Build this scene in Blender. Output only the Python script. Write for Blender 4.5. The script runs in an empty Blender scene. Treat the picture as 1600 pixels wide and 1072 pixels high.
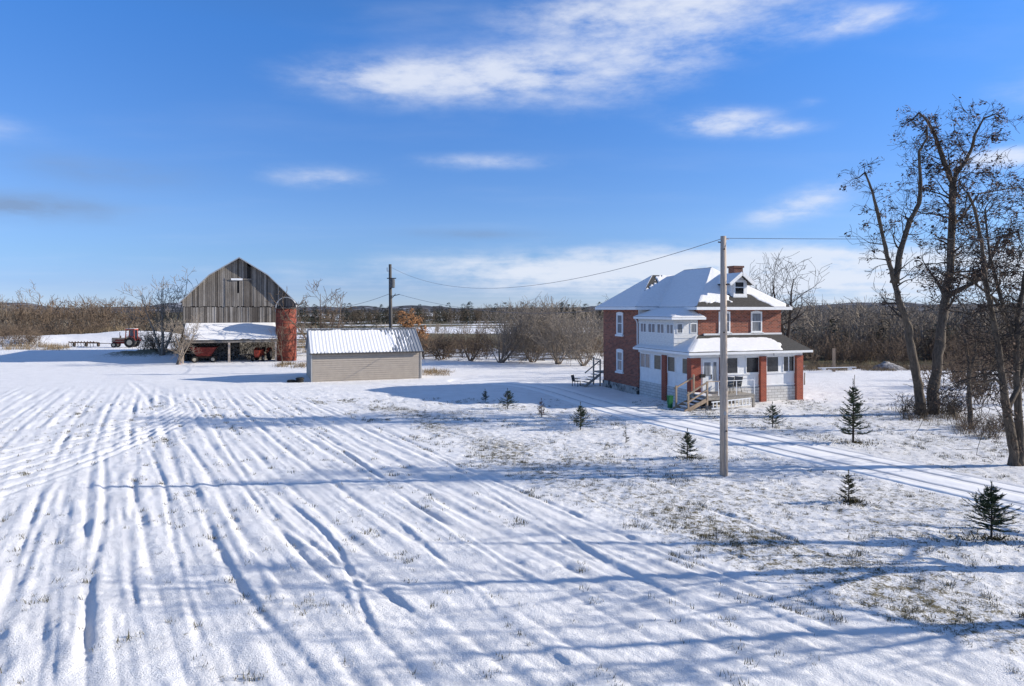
import bpy, math, random
import numpy as np
from mathutils import Vector, Matrix
R = math.radians
sc = bpy.context.scene
col = sc.collection

# ------------------------------------------------------------------ camera, sky, sun, exposure
F, H, HR = 1067.0, 6.3, 482.0            # focal length in photo pixels, eye height, horizon row
cam_d = bpy.data.cameras.new('camera'); cam = bpy.data.objects.new('camera', cam_d); col.objects.link(cam)
cam.location = (0, 0, H); cam.rotation_euler = (R(90), 0, 0)
cam_d.sensor_width = 36; cam_d.lens = 36 * F / 1600; cam_d.shift_y = -(536 - HR) / 1600
cam_d.clip_start = 0.1; cam_d.clip_end = 12000
sc.camera = cam
SUN_EL, SUN_AZ = R(21.5), math.atan2(1.0, 0.075)      # azimuth from +Y towards +X
sun_dir = Vector((math.sin(SUN_AZ) * math.cos(SUN_EL), math.cos(SUN_AZ) * math.cos(SUN_EL), math.sin(SUN_EL)))
sd = bpy.data.lights.new('sun', 'SUN'); sd.energy = 4.95; sd.angle = R(0.5); sd.color = (1.0, 0.93, 0.82)
so = bpy.data.objects.new('sun', sd); col.objects.link(so); so.location = (60, 10, 40)
so.rotation_euler = (-sun_dir).to_track_quat('-Z', 'Y').to_euler()
sc.view_settings.view_transform = 'Standard'; sc.view_settings.look = 'None'
sc.view_settings.exposure = 0.60; sc.view_settings.gamma = 1.0; sc.view_settings.use_curve_mapping = False

W = bpy.data.worlds.new('World'); sc.world = W; W.use_nodes = True
nt = W.node_tree; N = nt.nodes; L = nt.links; N.clear()
def wn(t, **k):
    n = N.new(t)
    for a, b in k.items(): setattr(n, a, b)
    return n
def wm(op, a, b=None, c=None):
    n = N.new('ShaderNodeMath'); n.operation = op
    for i, v in enumerate((a, b, c)):
        if v is None: continue
        if isinstance(v, (int, float)): n.inputs[i].default_value = v
        else: L.new(v, n.inputs[i])
    return n.outputs[0]
sky = wn('ShaderNodeTexSky', sky_type='NISHITA', sun_disc=False, sun_elevation=SUN_EL, sun_rotation=SUN_AZ,
         altitude=300, air_density=0.6, dust_density=0.0, ozone_density=6.0)
hs = wn('ShaderNodeHueSaturation'); hs.inputs['Saturation'].default_value = 1.0; L.new(sky.outputs[0], hs.inputs['Color'])
tc = wn('ShaderNodeTexCoord'); sp = wn('ShaderNodeSeparateXYZ'); L.new(tc.outputs['Generated'], sp.inputs[0])
dx, dy, dz = sp.outputs
az = wm('ARCTAN2', dx, dy); el = wm('ARCSINE', dz)
# sky tint by height in every direction, whitened overhead to fill the shade
tr0 = wn('ShaderNodeValToRGB'); tr0.color_ramp.interpolation = 'LINEAR'
for q, (p_, c_) in zip([tr0.color_ramp.elements[0], tr0.color_ramp.elements.new(.04), tr0.color_ramp.elements.new(.07), tr0.color_ramp.elements.new(.2), tr0.color_ramp.elements[-1]],
                       ((.019, (.44, .38, .41)), (.045, (.56, .49, .46)), (.076, (.68, .60, .56)), (.235, (.54, .80, .92)), (.62, (1.0, .98, .90)))): q.position = p_; q.color = (*c_, 1)
mre = wn('ShaderNodeMapRange'); mre.inputs[1].default_value = 0.0; mre.inputs[2].default_value = 1.5708; L.new(el, mre.inputs[0]); L.new(mre.outputs[0], tr0.inputs[0])
mt = wn('ShaderNodeMix', data_type='RGBA', blend_type='MULTIPLY'); mt.inputs['Factor'].default_value = 1; L.new(hs.outputs[0], mt.inputs['A']); L.new(tr0.outputs[0], mt.inputs['B'])
vs_ = wn('ShaderNodeVectorMath', operation='SCALE'); vs_.inputs['Scale'].default_value = 2.26; L.new(mt.outputs['Result'], vs_.inputs[0])
# thin noise cloud deck, thickened above the view to add whiter fill light
cz = wm('MAXIMUM', wm('ADD', dz, 0.06), 0.03)
cb = wn('ShaderNodeCombineXYZ'); L.new(wm('DIVIDE', dx, cz), cb.inputs[0]); L.new(wm('DIVIDE', dy, cz), cb.inputs[1])
nz = wn('ShaderNodeTexNoise'); nz.inputs['Scale'].default_value = 0.75; nz.inputs['Detail'].default_value = 7; nz.inputs['Roughness'].default_value = 0.55
mp = wn('ShaderNodeMapping'); mp.inputs['Location'].default_value = (3.1, 7.7, 0); mp.inputs['Scale'].default_value = (0.7, 1.3, 1)
L.new(cb.outputs[0], mp.inputs[0]); L.new(mp.outputs[0], nz.inputs['Vector'])
nz2 = wn('ShaderNodeTexNoise'); nz2.inputs['Scale'].default_value = 12; nz2.inputs['Detail'].default_value = 8; nz2.inputs['Roughness'].default_value = 0.62
mp2 = wn('ShaderNodeMapping'); mp2.inputs['Scale'].default_value = (1, 1, 3.0); L.new(tc.outputs['Generated'], mp2.inputs[0]); L.new(mp2.outputs[0], nz2.inputs['Vector'])
def blob(px, py, wx, wy, amp, tilt=0.0):
    a0 = math.atan2(px - 800, F); e0 = math.atan2(HR - py, math.hypot(F, px - 800))
    sa, se = wx / F * math.cos(a0), wy / F * math.cos(a0)
    u = wm('SUBTRACT', az, a0); v = wm('SUBTRACT', wm('SUBTRACT', el, e0), wm('MULTIPLY', u, tilt))
    q = wm('ADD', wm('POWER', wm('ABSOLUTE', wm('DIVIDE', u, sa)), 2.0), wm('POWER', wm('ABSOLUTE', wm('DIVIDE', v, se)), 2.0))
    return wm('MULTIPLY', wm('EXPONENT', wm('MULTIPLY', q, -1.0)), amp * 1.25)
tot = None
for b in [(700, 122, 190, 42, .50, 0.05), (800, 115, 80, 30, .25), (560, 125, 110, 24, .22), (1060, 80, 190, 62, .42, 0.25), (900, 60, 120, 60, .2), (1000, 15, 220, 30, .45),
          (1340, 32, 95, 22, .52, 0.0), (1130, 190, 75, 20, .62), (1215, 203, 70, 13, .40), (500, 278, 95, 20, .36), (760, 253, 120, 14, .36),
          (1240, 332, 75, 18, .46, 0.15), (1280, 300, 85, 20, .34, 0.2), (1575, 248, 60, 16, .8), (1270, 158, 25, 10, .2),
          (1350, 428, 420, 42, .85), (960, 422, 330, 34, .6), (300, 440, 500, 40, .14), (1700, 120, 120, 40, .4), (-150, 180, 150, 30, .4)]:
    o = blob(*b); tot = o if tot is None else wm('ADD', tot, o)
fb = wm('ADD', wm('MULTIPLY', nz.outputs['Fac'], 0.35), wm('MULTIPLY', nz2.outputs['Fac'], 0.65))
fb = wm('MULTIPLY', wm('SUBTRACT', fb, 0.27), 4.2)
mr = wn('ShaderNodeMapRange'); mr.interpolation_type = 'SMOOTHSTEP'
mr.inputs[1].default_value = 0.05; mr.inputs[2].default_value = 1.05; mr.inputs[3].default_value = 0; mr.inputs[4].default_value = 0.78
L.new(wm('MULTIPLY', tot, fb), mr.inputs[0])
deck = wn('ShaderNodeMapRange'); deck.interpolation_type = 'SMOOTHSTEP'
deck.inputs[1].default_value = 0.47; deck.inputs[2].default_value = 0.78; deck.inputs[4].default_value = 0.85
L.new(nz.outputs['Fac'], deck.inputs[0])
hi_ = wn('ShaderNodeMapRange'); hi_.interpolation_type = 'SMOOTHSTEP'; hi_.inputs[1].default_value = R(15); hi_.inputs[2].default_value = R(38); hi_.inputs[3].default_value = 0.06; L.new(el, hi_.inputs[0])
cl = wm('MINIMUM', wm('ADD', mr.outputs[0], wm('MULTIPLY', deck.outputs[0], hi_.outputs[0])), 1.0)
mx = wn('ShaderNodeMix', data_type='RGBA'); L.new(cl, mx.inputs['Factor']); L.new(vs_.outputs[0], mx.inputs['A']); mx.inputs['B'].default_value = (6.6, 6.9, 7.6, 1)
gl = wm('MULTIPLY', wm('ADD', blob(40, 322, 120, 20, .55), wm('ADD', blob(730, 366, 90, 7, .3), blob(160, 268, 140, 22, .25))), wm('MAXIMUM', fb, 0.0))
mg = wn('ShaderNodeMix', data_type='RGBA'); L.new(wm('MINIMUM', gl, 0.75), mg.inputs['Factor']); L.new(mx.outputs['Result'], mg.inputs['A']); mg.inputs['B'].default_value = (1.75, 2.5, 3.9, 1)
bg = wn('ShaderNodeBackground'); bg.inputs[1].default_value = 0.085; L.new(mg.outputs['Result'], bg.inputs[0])
wo = wn('ShaderNodeOutputWorld'); L.new(bg.outputs[0], wo.inputs[0])

# ------------------------------------------------------------------ helpers
rng = random.Random(7); nr = np.random.default_rng(11)
def G(px, py, z=0.0):                   # a ground point from a photo pixel
    D = (H - z) * F / (py - HR); return Vector(((px - 800) / F * D, D, z))
def sstep(a, b, x):
    t = np.clip((x - a) / (b - a), 0, 1); return t * t * (3 - 2 * t)
class Frame:                            # local frame of a building: origin seen at photo column px and distance D
    def __init__(s, px, D, th):
        s.o = ((px - 800) / F * D, D); s.th = R(th); s.c = math.cos(s.th); s.s = math.sin(s.th)
    def w(s, x, y): return (s.o[0] + x * s.c - y * s.s, s.o[1] + x * s.s + y * s.c)
    def hx(s, px, y):
        k = (px - 800) / F; a, b = s.w(0, y); return (k * b - a) / (s.c - k * s.s)
    def hy(s, px, x):
        k = (px - 800) / F; a, b = s.w(x, 0); return (a - k * b) / (s.s + k * s.c)
    def hz(s, row, x, y): return H - (row - HR) / F * s.w(x, y)[1]
def tag(o, label=None, cat=None, group=None, kind=None):
    if label: o['label'] = label
    if cat: o['category'] = cat
    if group: o['group'] = group
    if kind: o['kind'] = kind
    return o
def thing(name, loc, label, cat, rz=0.0, group=None):
    o = bpy.data.objects.new(name, None); col.objects.link(o); o.location = loc; o.rotation_euler = (0, 0, rz); o.empty_display_size = 0.3
    return tag(o, label, cat, group)
def link(name, me, parent=None, m=None):
    o = bpy.data.objects.new(name, me); col.objects.link(o)
    if parent: o.parent = parent
    if m is not None and not me.materials: me.materials.append(m)
    return o
def copy_tree(o, parent=None):
    c = o.copy(); col.objects.link(c); c.parent = parent
    for ch in o.children: copy_tree(ch, c)
    return c
class MB:
    def __init__(s): s.v = []; s.f = []
    def add(s, vs, fs):
        b = len(s.v); s.v += [tuple(p) for p in vs]; s.f += [tuple(b + i for i in f) for f in fs]; return s
    def box(s, x0, x1, y0, y1, z0, z1):
        return s.add([(x0, y0, z0), (x1, y0, z0), (x1, y1, z0), (x0, y1, z0), (x0, y0, z1), (x1, y0, z1), (x1, y1, z1), (x0, y1, z1)],
                     [(3, 2, 1, 0), (4, 5, 6, 7), (0, 1, 5, 4), (1, 2, 6, 5), (2, 3, 7, 6), (3, 0, 4, 7)])
    def bar(s, a, b, w, h=None, up=(0, 0, 1)):
        a, b = Vector(a), Vector(b); h = w if h is None else h; d = (b - a).normalized(); u = Vector(up)
        if abs(d.dot(u)) > .98: u = Vector((1, 0, 0))
        r = d.cross(u).normalized(); u = r.cross(d); r = r * w / 2; u = u * h / 2
        vs = [a - r - u, a + r - u, a + r + u, a - r + u, b - r - u, b + r - u, b + r + u, b - r + u]
        return s.add(vs, [(3, 2, 1, 0), (4, 5, 6, 7), (0, 1, 5, 4), (1, 2, 6, 5), (2, 3, 7, 6), (3, 0, 4, 7)])
    def tube(s, pts, rad, n=6, cap=True):
        pts = [Vector(p) for p in pts]; k = len(pts)
        if isinstance(rad, (int, float)): rad = [rad] * k
        b = len(s.v); r = None
        for i, p in enumerate(pts):
            d = (pts[min(i + 1, k - 1)] - pts[max(i - 1, 0)])
            d = d.normalized() if d.length > 1e-9 else Vector((0, 0, 1))
            if r is None: r = d.orthogonal().normalized()
            else:
                r = r - d * r.dot(d); r = r.normalized() if r.length > 1e-6 else d.orthogonal().normalized()
            q = d.cross(r)
            for j in range(n):
                t = 2 * math.pi * j / n; o = p + (r * math.cos(t) + q * math.sin(t)) * rad[i]; s.v.append((o.x, o.y, o.z))
        for i in range(k - 1):
            for j in range(n):
                j2 = (j + 1) % n; s.f.append((b + i * n + j, b + i * n + j2, b + (i + 1) * n + j2, b + (i + 1) * n + j))
        if cap:
            s.f.append(tuple(b + j for j in reversed(range(n)))); s.f.append(tuple(b + (k - 1) * n + j for j in range(n)))
        return s
    def prism(s, prof, y0, y1):          # polygon in x,z pushed from y0 to y1
        n = len(prof)
        return s.add([(x, y0, z) for x, z in prof] + [(x, y1, z) for x, z in prof],
                     [tuple(range(n)), tuple(range(2 * n - 1, n - 1, -1))] + [((i + 1) % n, i, n + i, n + (i + 1) % n) for i in range(n)])
    def slab(s, poly, t):                # a polygon in space given thickness t downwards
        n = len(poly); P = [Vector(p) for p in poly]; up = Vector((0, 0, -t))
        return s.add(P + [p + up for p in P], [tuple(range(n)), tuple(range(2 * n - 1, n - 1, -1))] + [((i + 1) % n, i, n + i, n + (i + 1) % n) for i in range(n)])
    def mesh(s, name, m=None, smooth=False):
        me = bpy.data.meshes.new(name); me.from_pydata(s.v, [], s.f)
        if smooth: me.polygons.foreach_set('use_smooth', [True] * len(s.f))
        if m is not None: me.materials.append(m)
        me.update(); return me
    def build(s, name, m, parent=None, smooth=False): return link(name, s.mesh(name, m, smooth), parent)
def np_mesh(name, v, f, m=None, smooth=False):
    me = bpy.data.meshes.new(name); k = f.shape[1]
    me.vertices.add(len(v)); me.vertices.foreach_set('co', np.ascontiguousarray(v, dtype=np.float32).ravel())
    me.loops.add(f.size); me.loops.foreach_set('vertex_index', np.ascontiguousarray(f, dtype=np.int32).ravel())
    me.polygons.add(len(f)); me.polygons.foreach_set('loop_start', np.arange(0, f.size, k, dtype=np.int32))
    me.polygons.foreach_set('loop_total', np.full(len(f), k, dtype=np.int32))
    if smooth: me.polygons.foreach_set('use_smooth', np.ones(len(f), dtype=bool))
    if m is not None: me.materials.append(m)
    me.update(calc_edges=True); return me

# ------------------------------------------------------------------ materials
class NT:
    def __init__(s, name):
        s.m = bpy.data.materials.new(name); s.m.use_nodes = True; s.t = s.m.node_tree; s.b = s.t.nodes['Principled BSDF']
    def n(s, t, **k):
        n = s.t.nodes.new(t)
        for a, b in k.items(): setattr(n, a, b)
        return n
    def l(s, a, b): s.t.links.new(a, b)
    def noise(s, scale, detail=4, rough=.55, vec=None, stretch=None):
        n = s.n('ShaderNodeTexNoise'); n.inputs['Scale'].default_value = scale; n.inputs['Detail'].default_value = detail; n.inputs['Roughness'].default_value = rough
        if vec is None: vec = s.obj()
        if stretch:
            mp = s.n('ShaderNodeMapping'); mp.inputs['Scale'].default_value = stretch; s.l(vec, mp.inputs[0]); vec = mp.outputs[0]
        s.l(vec, n.inputs['Vector']); return n.outputs['Fac']
    def obj(s):
        if not hasattr(s, '_o'): s._o = s.n('ShaderNodeTexCoord').outputs['Object']
        return s._o
    def math(s, op, a, b=None):
        n = s.n('ShaderNodeMath', operation=op)
        for i, v in enumerate((a, b)):
            if v is None: continue
            if isinstance(v, (int, float)): n.inputs[i].default_value = v
            else: s.l(v, n.inputs[i])
        return n.outputs[0]
    def ramp(s, fac, stops):
        n = s.n('ShaderNodeValToRGB'); e = n.color_ramp.elements
        while len(e) < len(stops): e.new(0.5)
        for q, (p, c) in zip(e, stops): q.position = p; q.color = (*c, 1)
        s.l(fac, n.inputs[0]); return n.outputs[0]
    def mix(s, fac, a, b, blend='MIX'):
        n = s.n('ShaderNodeMix', data_type='RGBA', blend_type=blend)
        for k, v in (('Factor', fac), ('A', a), ('B', b)):
            if isinstance(v, (int, float)): n.inputs[k].default_value = v
            elif isinstance(v, tuple): n.inputs[k].default_value = (*v, 1)
            else: s.l(v, n.inputs[k])
        return n.outputs['Result']
    def bump(s, h, strength=.3, dist=.02):
        n = s.n('ShaderNodeBump'); n.inputs['Strength'].default_value = strength; n.inputs['Distance'].default_value = dist
        s.l(h, n.inputs['Height']); s.l(n.outputs[0], s.b.inputs['Normal'])
    def out(s, c=None, rough=.8, spec=.3):
        if c is not None:
            if isinstance(c, tuple): s.b.inputs['Base Color'].default_value = (*c, 1)
            else: s.l(c, s.b.inputs['Base Color'])
        s.b.inputs['Roughness'].default_value = rough; s.b.inputs['Specular IOR Level'].default_value = spec; return s.m
def plain(name, c, rough=.7, var=.25, scale=6, spec=.3, bump=0, stretch=None, metal=0):
    t = NT(name); f = t.noise(scale, 5, .6, stretch=stretch)
    lo = tuple(x * (1 - var) for x in c); hi = tuple(min(1, x * (1 + var)) for x in c)
    cc = t.ramp(f, [(.3, lo), (.7, hi)])
    if bump: t.bump(f, bump, .02)
    t.b.inputs['Metallic'].default_value = metal
    return t.out(cc, rough, spec)
M = {}
# snow with grass showing through where the "grass" attribute is high
t = NT('snow_ground')
a1 = t.n('ShaderNodeAttribute', attribute_name='grass').outputs['Fac']
n1 = t.noise(3.4, 6, .72); n2 = t.noise(17, 5, .68); n3 = t.noise(0.9, 3, .5)
thr = t.math('ADD', t.math('MULTIPLY', n1, .55), t.math('MULTIPLY', n2, .45))
g = t.math('SUBTRACT', t.math('ADD', thr, t.math('MULTIPLY', a1, .42)), .69)
n4 = t.noise(34, 4, .7); sp_ = t.math('SUBTRACT', t.math('ADD', t.math('MULTIPLY', n4, .6), t.math('MULTIPLY', n1, .4)), .625)
g = t.math('MAXIMUM', g, t.math('MULTIPLY', sp_, t.math('GREATER_THAN', a1, .02)))
gm = t.n('ShaderNodeMapRange'); gm.inputs[1].default_value = 0.0; gm.inputs[2].default_value = .09; t.l(g, gm.inputs[0])
gc = t.ramp(n2, [(.3, (.045, .04, .022)), (.5, (.13, .11, .055)), (.75, (.20, .165, .09))])
snowc = t.ramp(n3, [(.3, (.73, .715, .70)), (.7, (.81, .795, .78))])
cc = t.mix(gm.outputs[0], snowc, gc)
t.bump(t.math('ADD', t.math('ADD', t.math('MULTIPLY', n1, .7), t.math('MULTIPLY', n2, .45)), t.math('ADD', t.math('MULTIPLY', n4, .34), t.math('MULTIPLY', gm.outputs[0], .1))), .85, .06)
M['ground'] = t.out(cc, .75, .2)
t = NT('snow'); n = t.noise(5, 5, .6); t.bump(n, .3, .03); M['snow'] = t.out(t.ramp(n, [(.3, (.73, .715, .70)), (.7, (.81, .795, .78))]), .75, .2)
t = NT('snow_driveway'); a1 = t.n('ShaderNodeAttribute', attribute_name='track').outputs['Fac']; n = t.noise(9, 5, .65)
t.bump(n, .25, .03); tm = t.math('MULTIPLY', a1, t.math('ADD', n, .25))
M['drive'] = t.out(t.mix(t.math('MULTIPLY', tm, 1.25), t.ramp(n, [(.3, (.83, .81, .78)), (.7, (.88, .86, .835))]), (.30, .30, .32)), .7, .25)  # packed wheel tracks, plus groove shade painted in as darker grey
def brick(name, c1, c2, mortar, bw=.225, bh=.078):
    t = NT(name); br = t.n('ShaderNodeTexBrick'); br.inputs['Color1'].default_value = (*c1, 1); br.inputs['Color2'].default_value = (*c2, 1); br.inputs['Mortar'].default_value = (*mortar, 1)
    br.inputs['Scale'].default_value = 1; br.inputs['Mortar Size'].default_value = .011; br.inputs['Brick Width'].default_value = bw; br.inputs['Row Height'].default_value = bh; br.inputs['Bias'].default_value = -.1
    s = t.n('ShaderNodeSeparateXYZ'); t.l(t.obj(), s.inputs[0]); c = t.n('ShaderNodeCombineXYZ'); t.l(t.math('ADD', s.outputs[0], s.outputs[1]), c.inputs[0]); t.l(s.outputs[2], c.inputs[1]); t.l(c.outputs[0], br.inputs['Vector'])
    n = t.noise(1.3, 5, .6); n2 = t.noise(14, 3, .6)
    cc = t.mix(.6, br.outputs['Color'], t.ramp(n, [(.3, (.75, .72, .72)), (.7, (1, 1, 1))]), 'MULTIPLY'); cc = t.mix(.35, cc, t.ramp(n2, [(.3, (.55, .55, .55)), (.7, (1, 1, 1))]), 'MULTIPLY')
    t.bump(t.math('SUBTRACT', 1.0, br.outputs['Fac']), .6, .012); return t.out(cc, .85, .2)
M['brick'] = brick('brick', (.37, .112, .064), (.145, .048, .033), (.36, .26, .21), .27, .10)
M['pillar'] = brick('pillar_brick', (.42, .085, .042), (.27, .05, .030), (.34, .20, .15))
M['chimney'] = brick('chimney_brick', (.15, .05, .035), (.08, .035, .028), (.2, .15, .13))
M['white_brick'] = brick('white_painted_brick', (.68, .67, .64), (.58, .57, .54), (.20, .19, .18), .5, .19)
def stone(name, c1, c2, sc_):
    t = NT(name); v = t.n('ShaderNodeTexVoronoi', feature='DISTANCE_TO_EDGE'); v.inputs['Scale'].default_value = sc_; t.l(t.obj(), v.inputs['Vector'])
    v2 = t.n('ShaderNodeTexVoronoi'); v2.inputs['Scale'].default_value = sc_; t.l(t.obj(), v2.inputs['Vector'])
    s = t.n('ShaderNodeSeparateColor'); t.l(v2.outputs['Color'], s.inputs[0]); j = t.ramp(v.outputs['Distance'], [(.02, (0, 0, 0)), (.1, (1, 1, 1))])
    cc = t.mix(j, (.33, .31, .28), t.ramp(s.outputs[0], [(.2, c1), (.8, c2)])); t.bump(j, .8, .04); return t.out(cc, .9, .2)
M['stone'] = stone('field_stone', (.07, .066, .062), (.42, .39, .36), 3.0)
M['stone_shaded'] = stone('shaded_field_stone', (.035, .032, .03), (.12, .11, .10), 3.8)  # field stone darkened to stand in for shade under the lean-to
M['white'] = plain('white_paint', (.74, .74, .73), .55, .07, 3, bump=.05)
M['white_old'] = plain('weathered_white_paint', (.66, .65, .62), .7, .16, 4, bump=.1, stretch=(1, 1, 4))
M['trim'] = plain('white_trim', (.76, .76, .75), .5, .05, 3)
M['shingle'] = plain('dark_shingles', (.050, .047, .043), .9, .4, 9, bump=.3)
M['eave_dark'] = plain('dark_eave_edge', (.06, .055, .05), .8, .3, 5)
M['lumber'] = plain('lumber', (.36, .265, .18), .8, .2, 5, stretch=(1, 1, .2), bump=.1)
M['deckwood'] = plain('weathered_deck_wood', (.30, .27, .23), .85, .25, 6, bump=.1)
t = NT('glass_pane'); n = t.noise(1.7, 3); t.b.inputs['Coat Weight'].default_value = .3; M['glass'] = t.out(t.ramp(n, [(.35, (.012, .013, .015)), (.65, (.04, .042, .045))]), .08, .5)
t = NT('curtained_glass'); n = t.noise(3.0, 3, stretch=(6, 6, .4)); M['curtain'] = t.out(t.ramp(n, [(.35, (.10, .11, .12)), (.65, (.26, .27, .29))]), .15, .5)
t = NT('screened_glass'); n = t.noise(3.0, 3, stretch=(1, 1, 8)); M['screen'] = t.out(t.ramp(n, [(.35, (.10, .085, .065)), (.65, (.17, .145, .11))]), .35, .4)
t = NT('barn_board'); oi = t.n('ShaderNodeObjectInfo').outputs['Random']; n = t.noise(3, 6, .65, stretch=(6, 6, .35)); n2 = t.noise(.6, 3)
c0 = t.ramp(oi, [(0, (.12, .105, .092)), (.35, (.23, .208, .184)), (.7, (.30, .275, .245)), (1, (.40, .37, .335))]); cc = t.mix(.75, c0, t.ramp(n, [(.25, (.35, .34, .33)), (.7, (1.15, 1.12, 1.08))]), 'MULTIPLY')
cc = t.mix(.5, cc, t.ramp(n2, [(.3, (.6, .58, .56)), (.7, (1.1, 1.1, 1.1))]), 'MULTIPLY'); t.bump(n, .4, .01); M['barn'] = t.out(cc, .95, .1)
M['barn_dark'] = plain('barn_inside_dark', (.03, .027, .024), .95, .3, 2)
M['steel'] = plain('galvanised_steel', (.38, .39, .40), .45, .15, 2, .5, metal=.5)
t = NT('silo_tile'); n = t.noise(2.2, 7, .75, stretch=(1, 1, .45)); n2 = t.noise(9, 4, .7)
cc = t.ramp(n, [(.28, (.06, .03, .024)), (.42, (.17, .045, .032)), (.55, (.29, .075, .045)), (.66, (.22, .075, .05)), (.78, (.30, .19, .14))]); cc = t.mix(.5, cc, t.ramp(n2, [(.3, (.5, .45, .42)), (.6, (1, 1, 1))]), 'MULTIPLY')
br = t.n('ShaderNodeTexBrick'); M['silo'] = t.out(cc, .8, .25); t.t.nodes.remove(br)
M['siding'] = plain('taupe_siding', (.39, .335, .275), .6, .08, 2, bump=.03)
M['siding_trim'] = plain('taupe_corner_trim', (.40, .38, .35), .6, .06, 2)
M['red'] = plain('red_machine_paint', (.17, .028, .022), .8, .6, 4)
M['orange_red'] = plain('orange_red_machine_paint', (.36, .055, .028), .65, .5, 4)
M['cream'] = plain('cream_machine_paint', (.34, .27, .20), .8, .5, 4)
M['rust'] = plain('rusty_iron', (.085, .055, .04), .9, .4, 8)
M['tyre'] = plain('black_tyre_rubber', (.022, .021, .020), .9, .3, 8)
M['rim'] = plain('pale_wheel_rim', (.42, .38, .30), .6, .2, 6)
M['green'] = plain('green_plastic', (.02, .14, .05), .5, .15, 3)
M['cone'] = plain('orange_plastic', (.75, .17, .04), .5, .1, 4)
M['black_metal'] = plain('black_metal', (.02, .02, .02), .5, .2, 4)
M['sling'] = plain('grey_sling_fabric', (.16, .16, .145), .9, .15, 9)
M['pole'] = plain('weathered_pole_wood', (.42, .345, .28), .9, .30, 4, bump=.3, stretch=(6, 6, .35))
M['pole_dark'] = plain('dark_pole_wood', (.075, .07, .065), .9, .3, 4, stretch=(5, 5, .3))
M['transformer'] = plain('dark_grey_steel', (.07, .075, .08), .5, .15, 3)
M['wire'] = plain('grey_cable', (.17, .17, .18), .6, .1, 3)
def bark(name, c, var=.4):
    t = NT(name); n = t.noise(4, 6, .7, stretch=(4, 4, .7)); n2 = t.noise(1.1, 3); cc = t.ramp(n, [(.3, tuple(x * (1 - var) for x in c)), (.7, tuple(x * (1 + var) for x in c))])
    cc = t.mix(.4, cc, t.ramp(n2, [(.35, (.6, .6, .6)), (.65, (1.1, 1.08, 1.0))]), 'MULTIPLY'); t.bump(n, .8, .04); return t.out(cc, .95, .1)
M['bark'] = bark('grey_brown_bark', (.115, .094, .074), .55)
M['bark_dark'] = bark('dark_bark', (.062, .052, .045))
M['twig'] = bark('brown_twigs', (.152, .114, .086))
M['twig_grey'] = bark('grey_twigs', (.25, .215, .18))
M['twig_pale'] = bark('pale_twigs', (.24, .20, .165))
M['birch'] = bark('pale_birch_bark', (.36, .33, .29), .2)
M['leaf'] = plain('dead_leaves', (.085, .05, .034), .9, .5, 3)
M['leaf_orange'] = plain('orange_dead_leaves', (.27, .135, .06), .9, .35, 3)
M['needle'] = plain('spruce_needles', (.060, .082, .036), .8, .45, 5)
M['needle_y'] = plain('yellowish_needles', (.085, .080, .030), .8, .4, 5)
M['needle_b'] = plain('browned_needles', (.16, .075, .04), .9, .3, 5)
M['cedar'] = plain('dark_conifer', (.030, .036, .024), .9, .45, 2)
M['drygrass'] = plain('dry_grass', (.22, .165, .10), .95, .35, 3)
M['grass'] = plain('winter_grass', (.085, .075, .036), .95, .45, 3)
M['moss'] = plain('mossy_soil', (.07, .058, .025), .95, .4, 7, bump=.4)
M['dirt'] = plain('grey_dirt', (.22, .21, .21), .95, .85, 3, bump=.6)

# ------------------------------------------------------------------ ground
rs = np.random.RandomState(3)
def vnoise(x, y, seed=0):               # smooth value noise
    xi = np.floor(x).astype(np.int64); yi = np.floor(y).astype(np.int64); fx = x - xi; fy = y - yi
    fx = fx * fx * (3 - 2 * fx); fy = fy * fy * (3 - 2 * fy)
    def hsh(a, b):
        h = (a * 374761393 + b * 668265263 + seed * 1442695041) & 0x7fffffff; h = ((h ^ (h >> 13)) * 1274126177) & 0x7fffffff
        return ((h ^ (h >> 16)) & 0xffff) / 65535.0
    return (hsh(xi, yi) * (1 - fx) + hsh(xi + 1, yi) * fx) * (1 - fy) + (hsh(xi, yi + 1) * (1 - fx) + hsh(xi + 1, yi + 1) * fx) * fy
def fbm(x, y, seed=0, o=4):
    a = 0; k = .5; s = 0
    for i in range(o): a = a + k * vnoise(x, y, seed + i * 17); s += k; k *= .5; x = x * 2.03 + 5.1; y = y * 2.03 + 1.7
    return a / s
def seg_dist(X, Y, pts):
    d = np.full(X.shape, 1e9)
    for (ax, ay), (bx, by) in zip(pts[:-1], pts[1:]):
        vx, vy = bx - ax, by - ay; t = np.clip(((X - ax) * vx + (Y - ay) * vy) / (vx * vx + vy * vy), 0, 1)
        d = np.minimum(d, np.hypot(X - ax - t * vx, Y - ay - t * vy))
    return d
def smooth_poly(p, n=3):
    p = [tuple(q) for q in p]
    for _ in range(n):
        o = [p[0]]
        for a, b in zip(p[:-1], p[1:]): o += [(a[0] * .75 + b[0] * .25, a[1] * .75 + b[1] * .25), (a[0] * .25 + b[0] * .75, a[1] * .25 + b[1] * .75)]
        p = o + [p[-1]]
    return p
DRIVE = smooth_poly([(26.5, 5.0), (16.9, 22.8), (11.9, 32.3), (7.9, 40.3), (5.6, 47.0), (3.4, 54.5), (0.5, 58.5), (-4.0, 60.0)], 3)
GH = [(6.0, 52.0, 9.0, -.15)]
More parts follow.
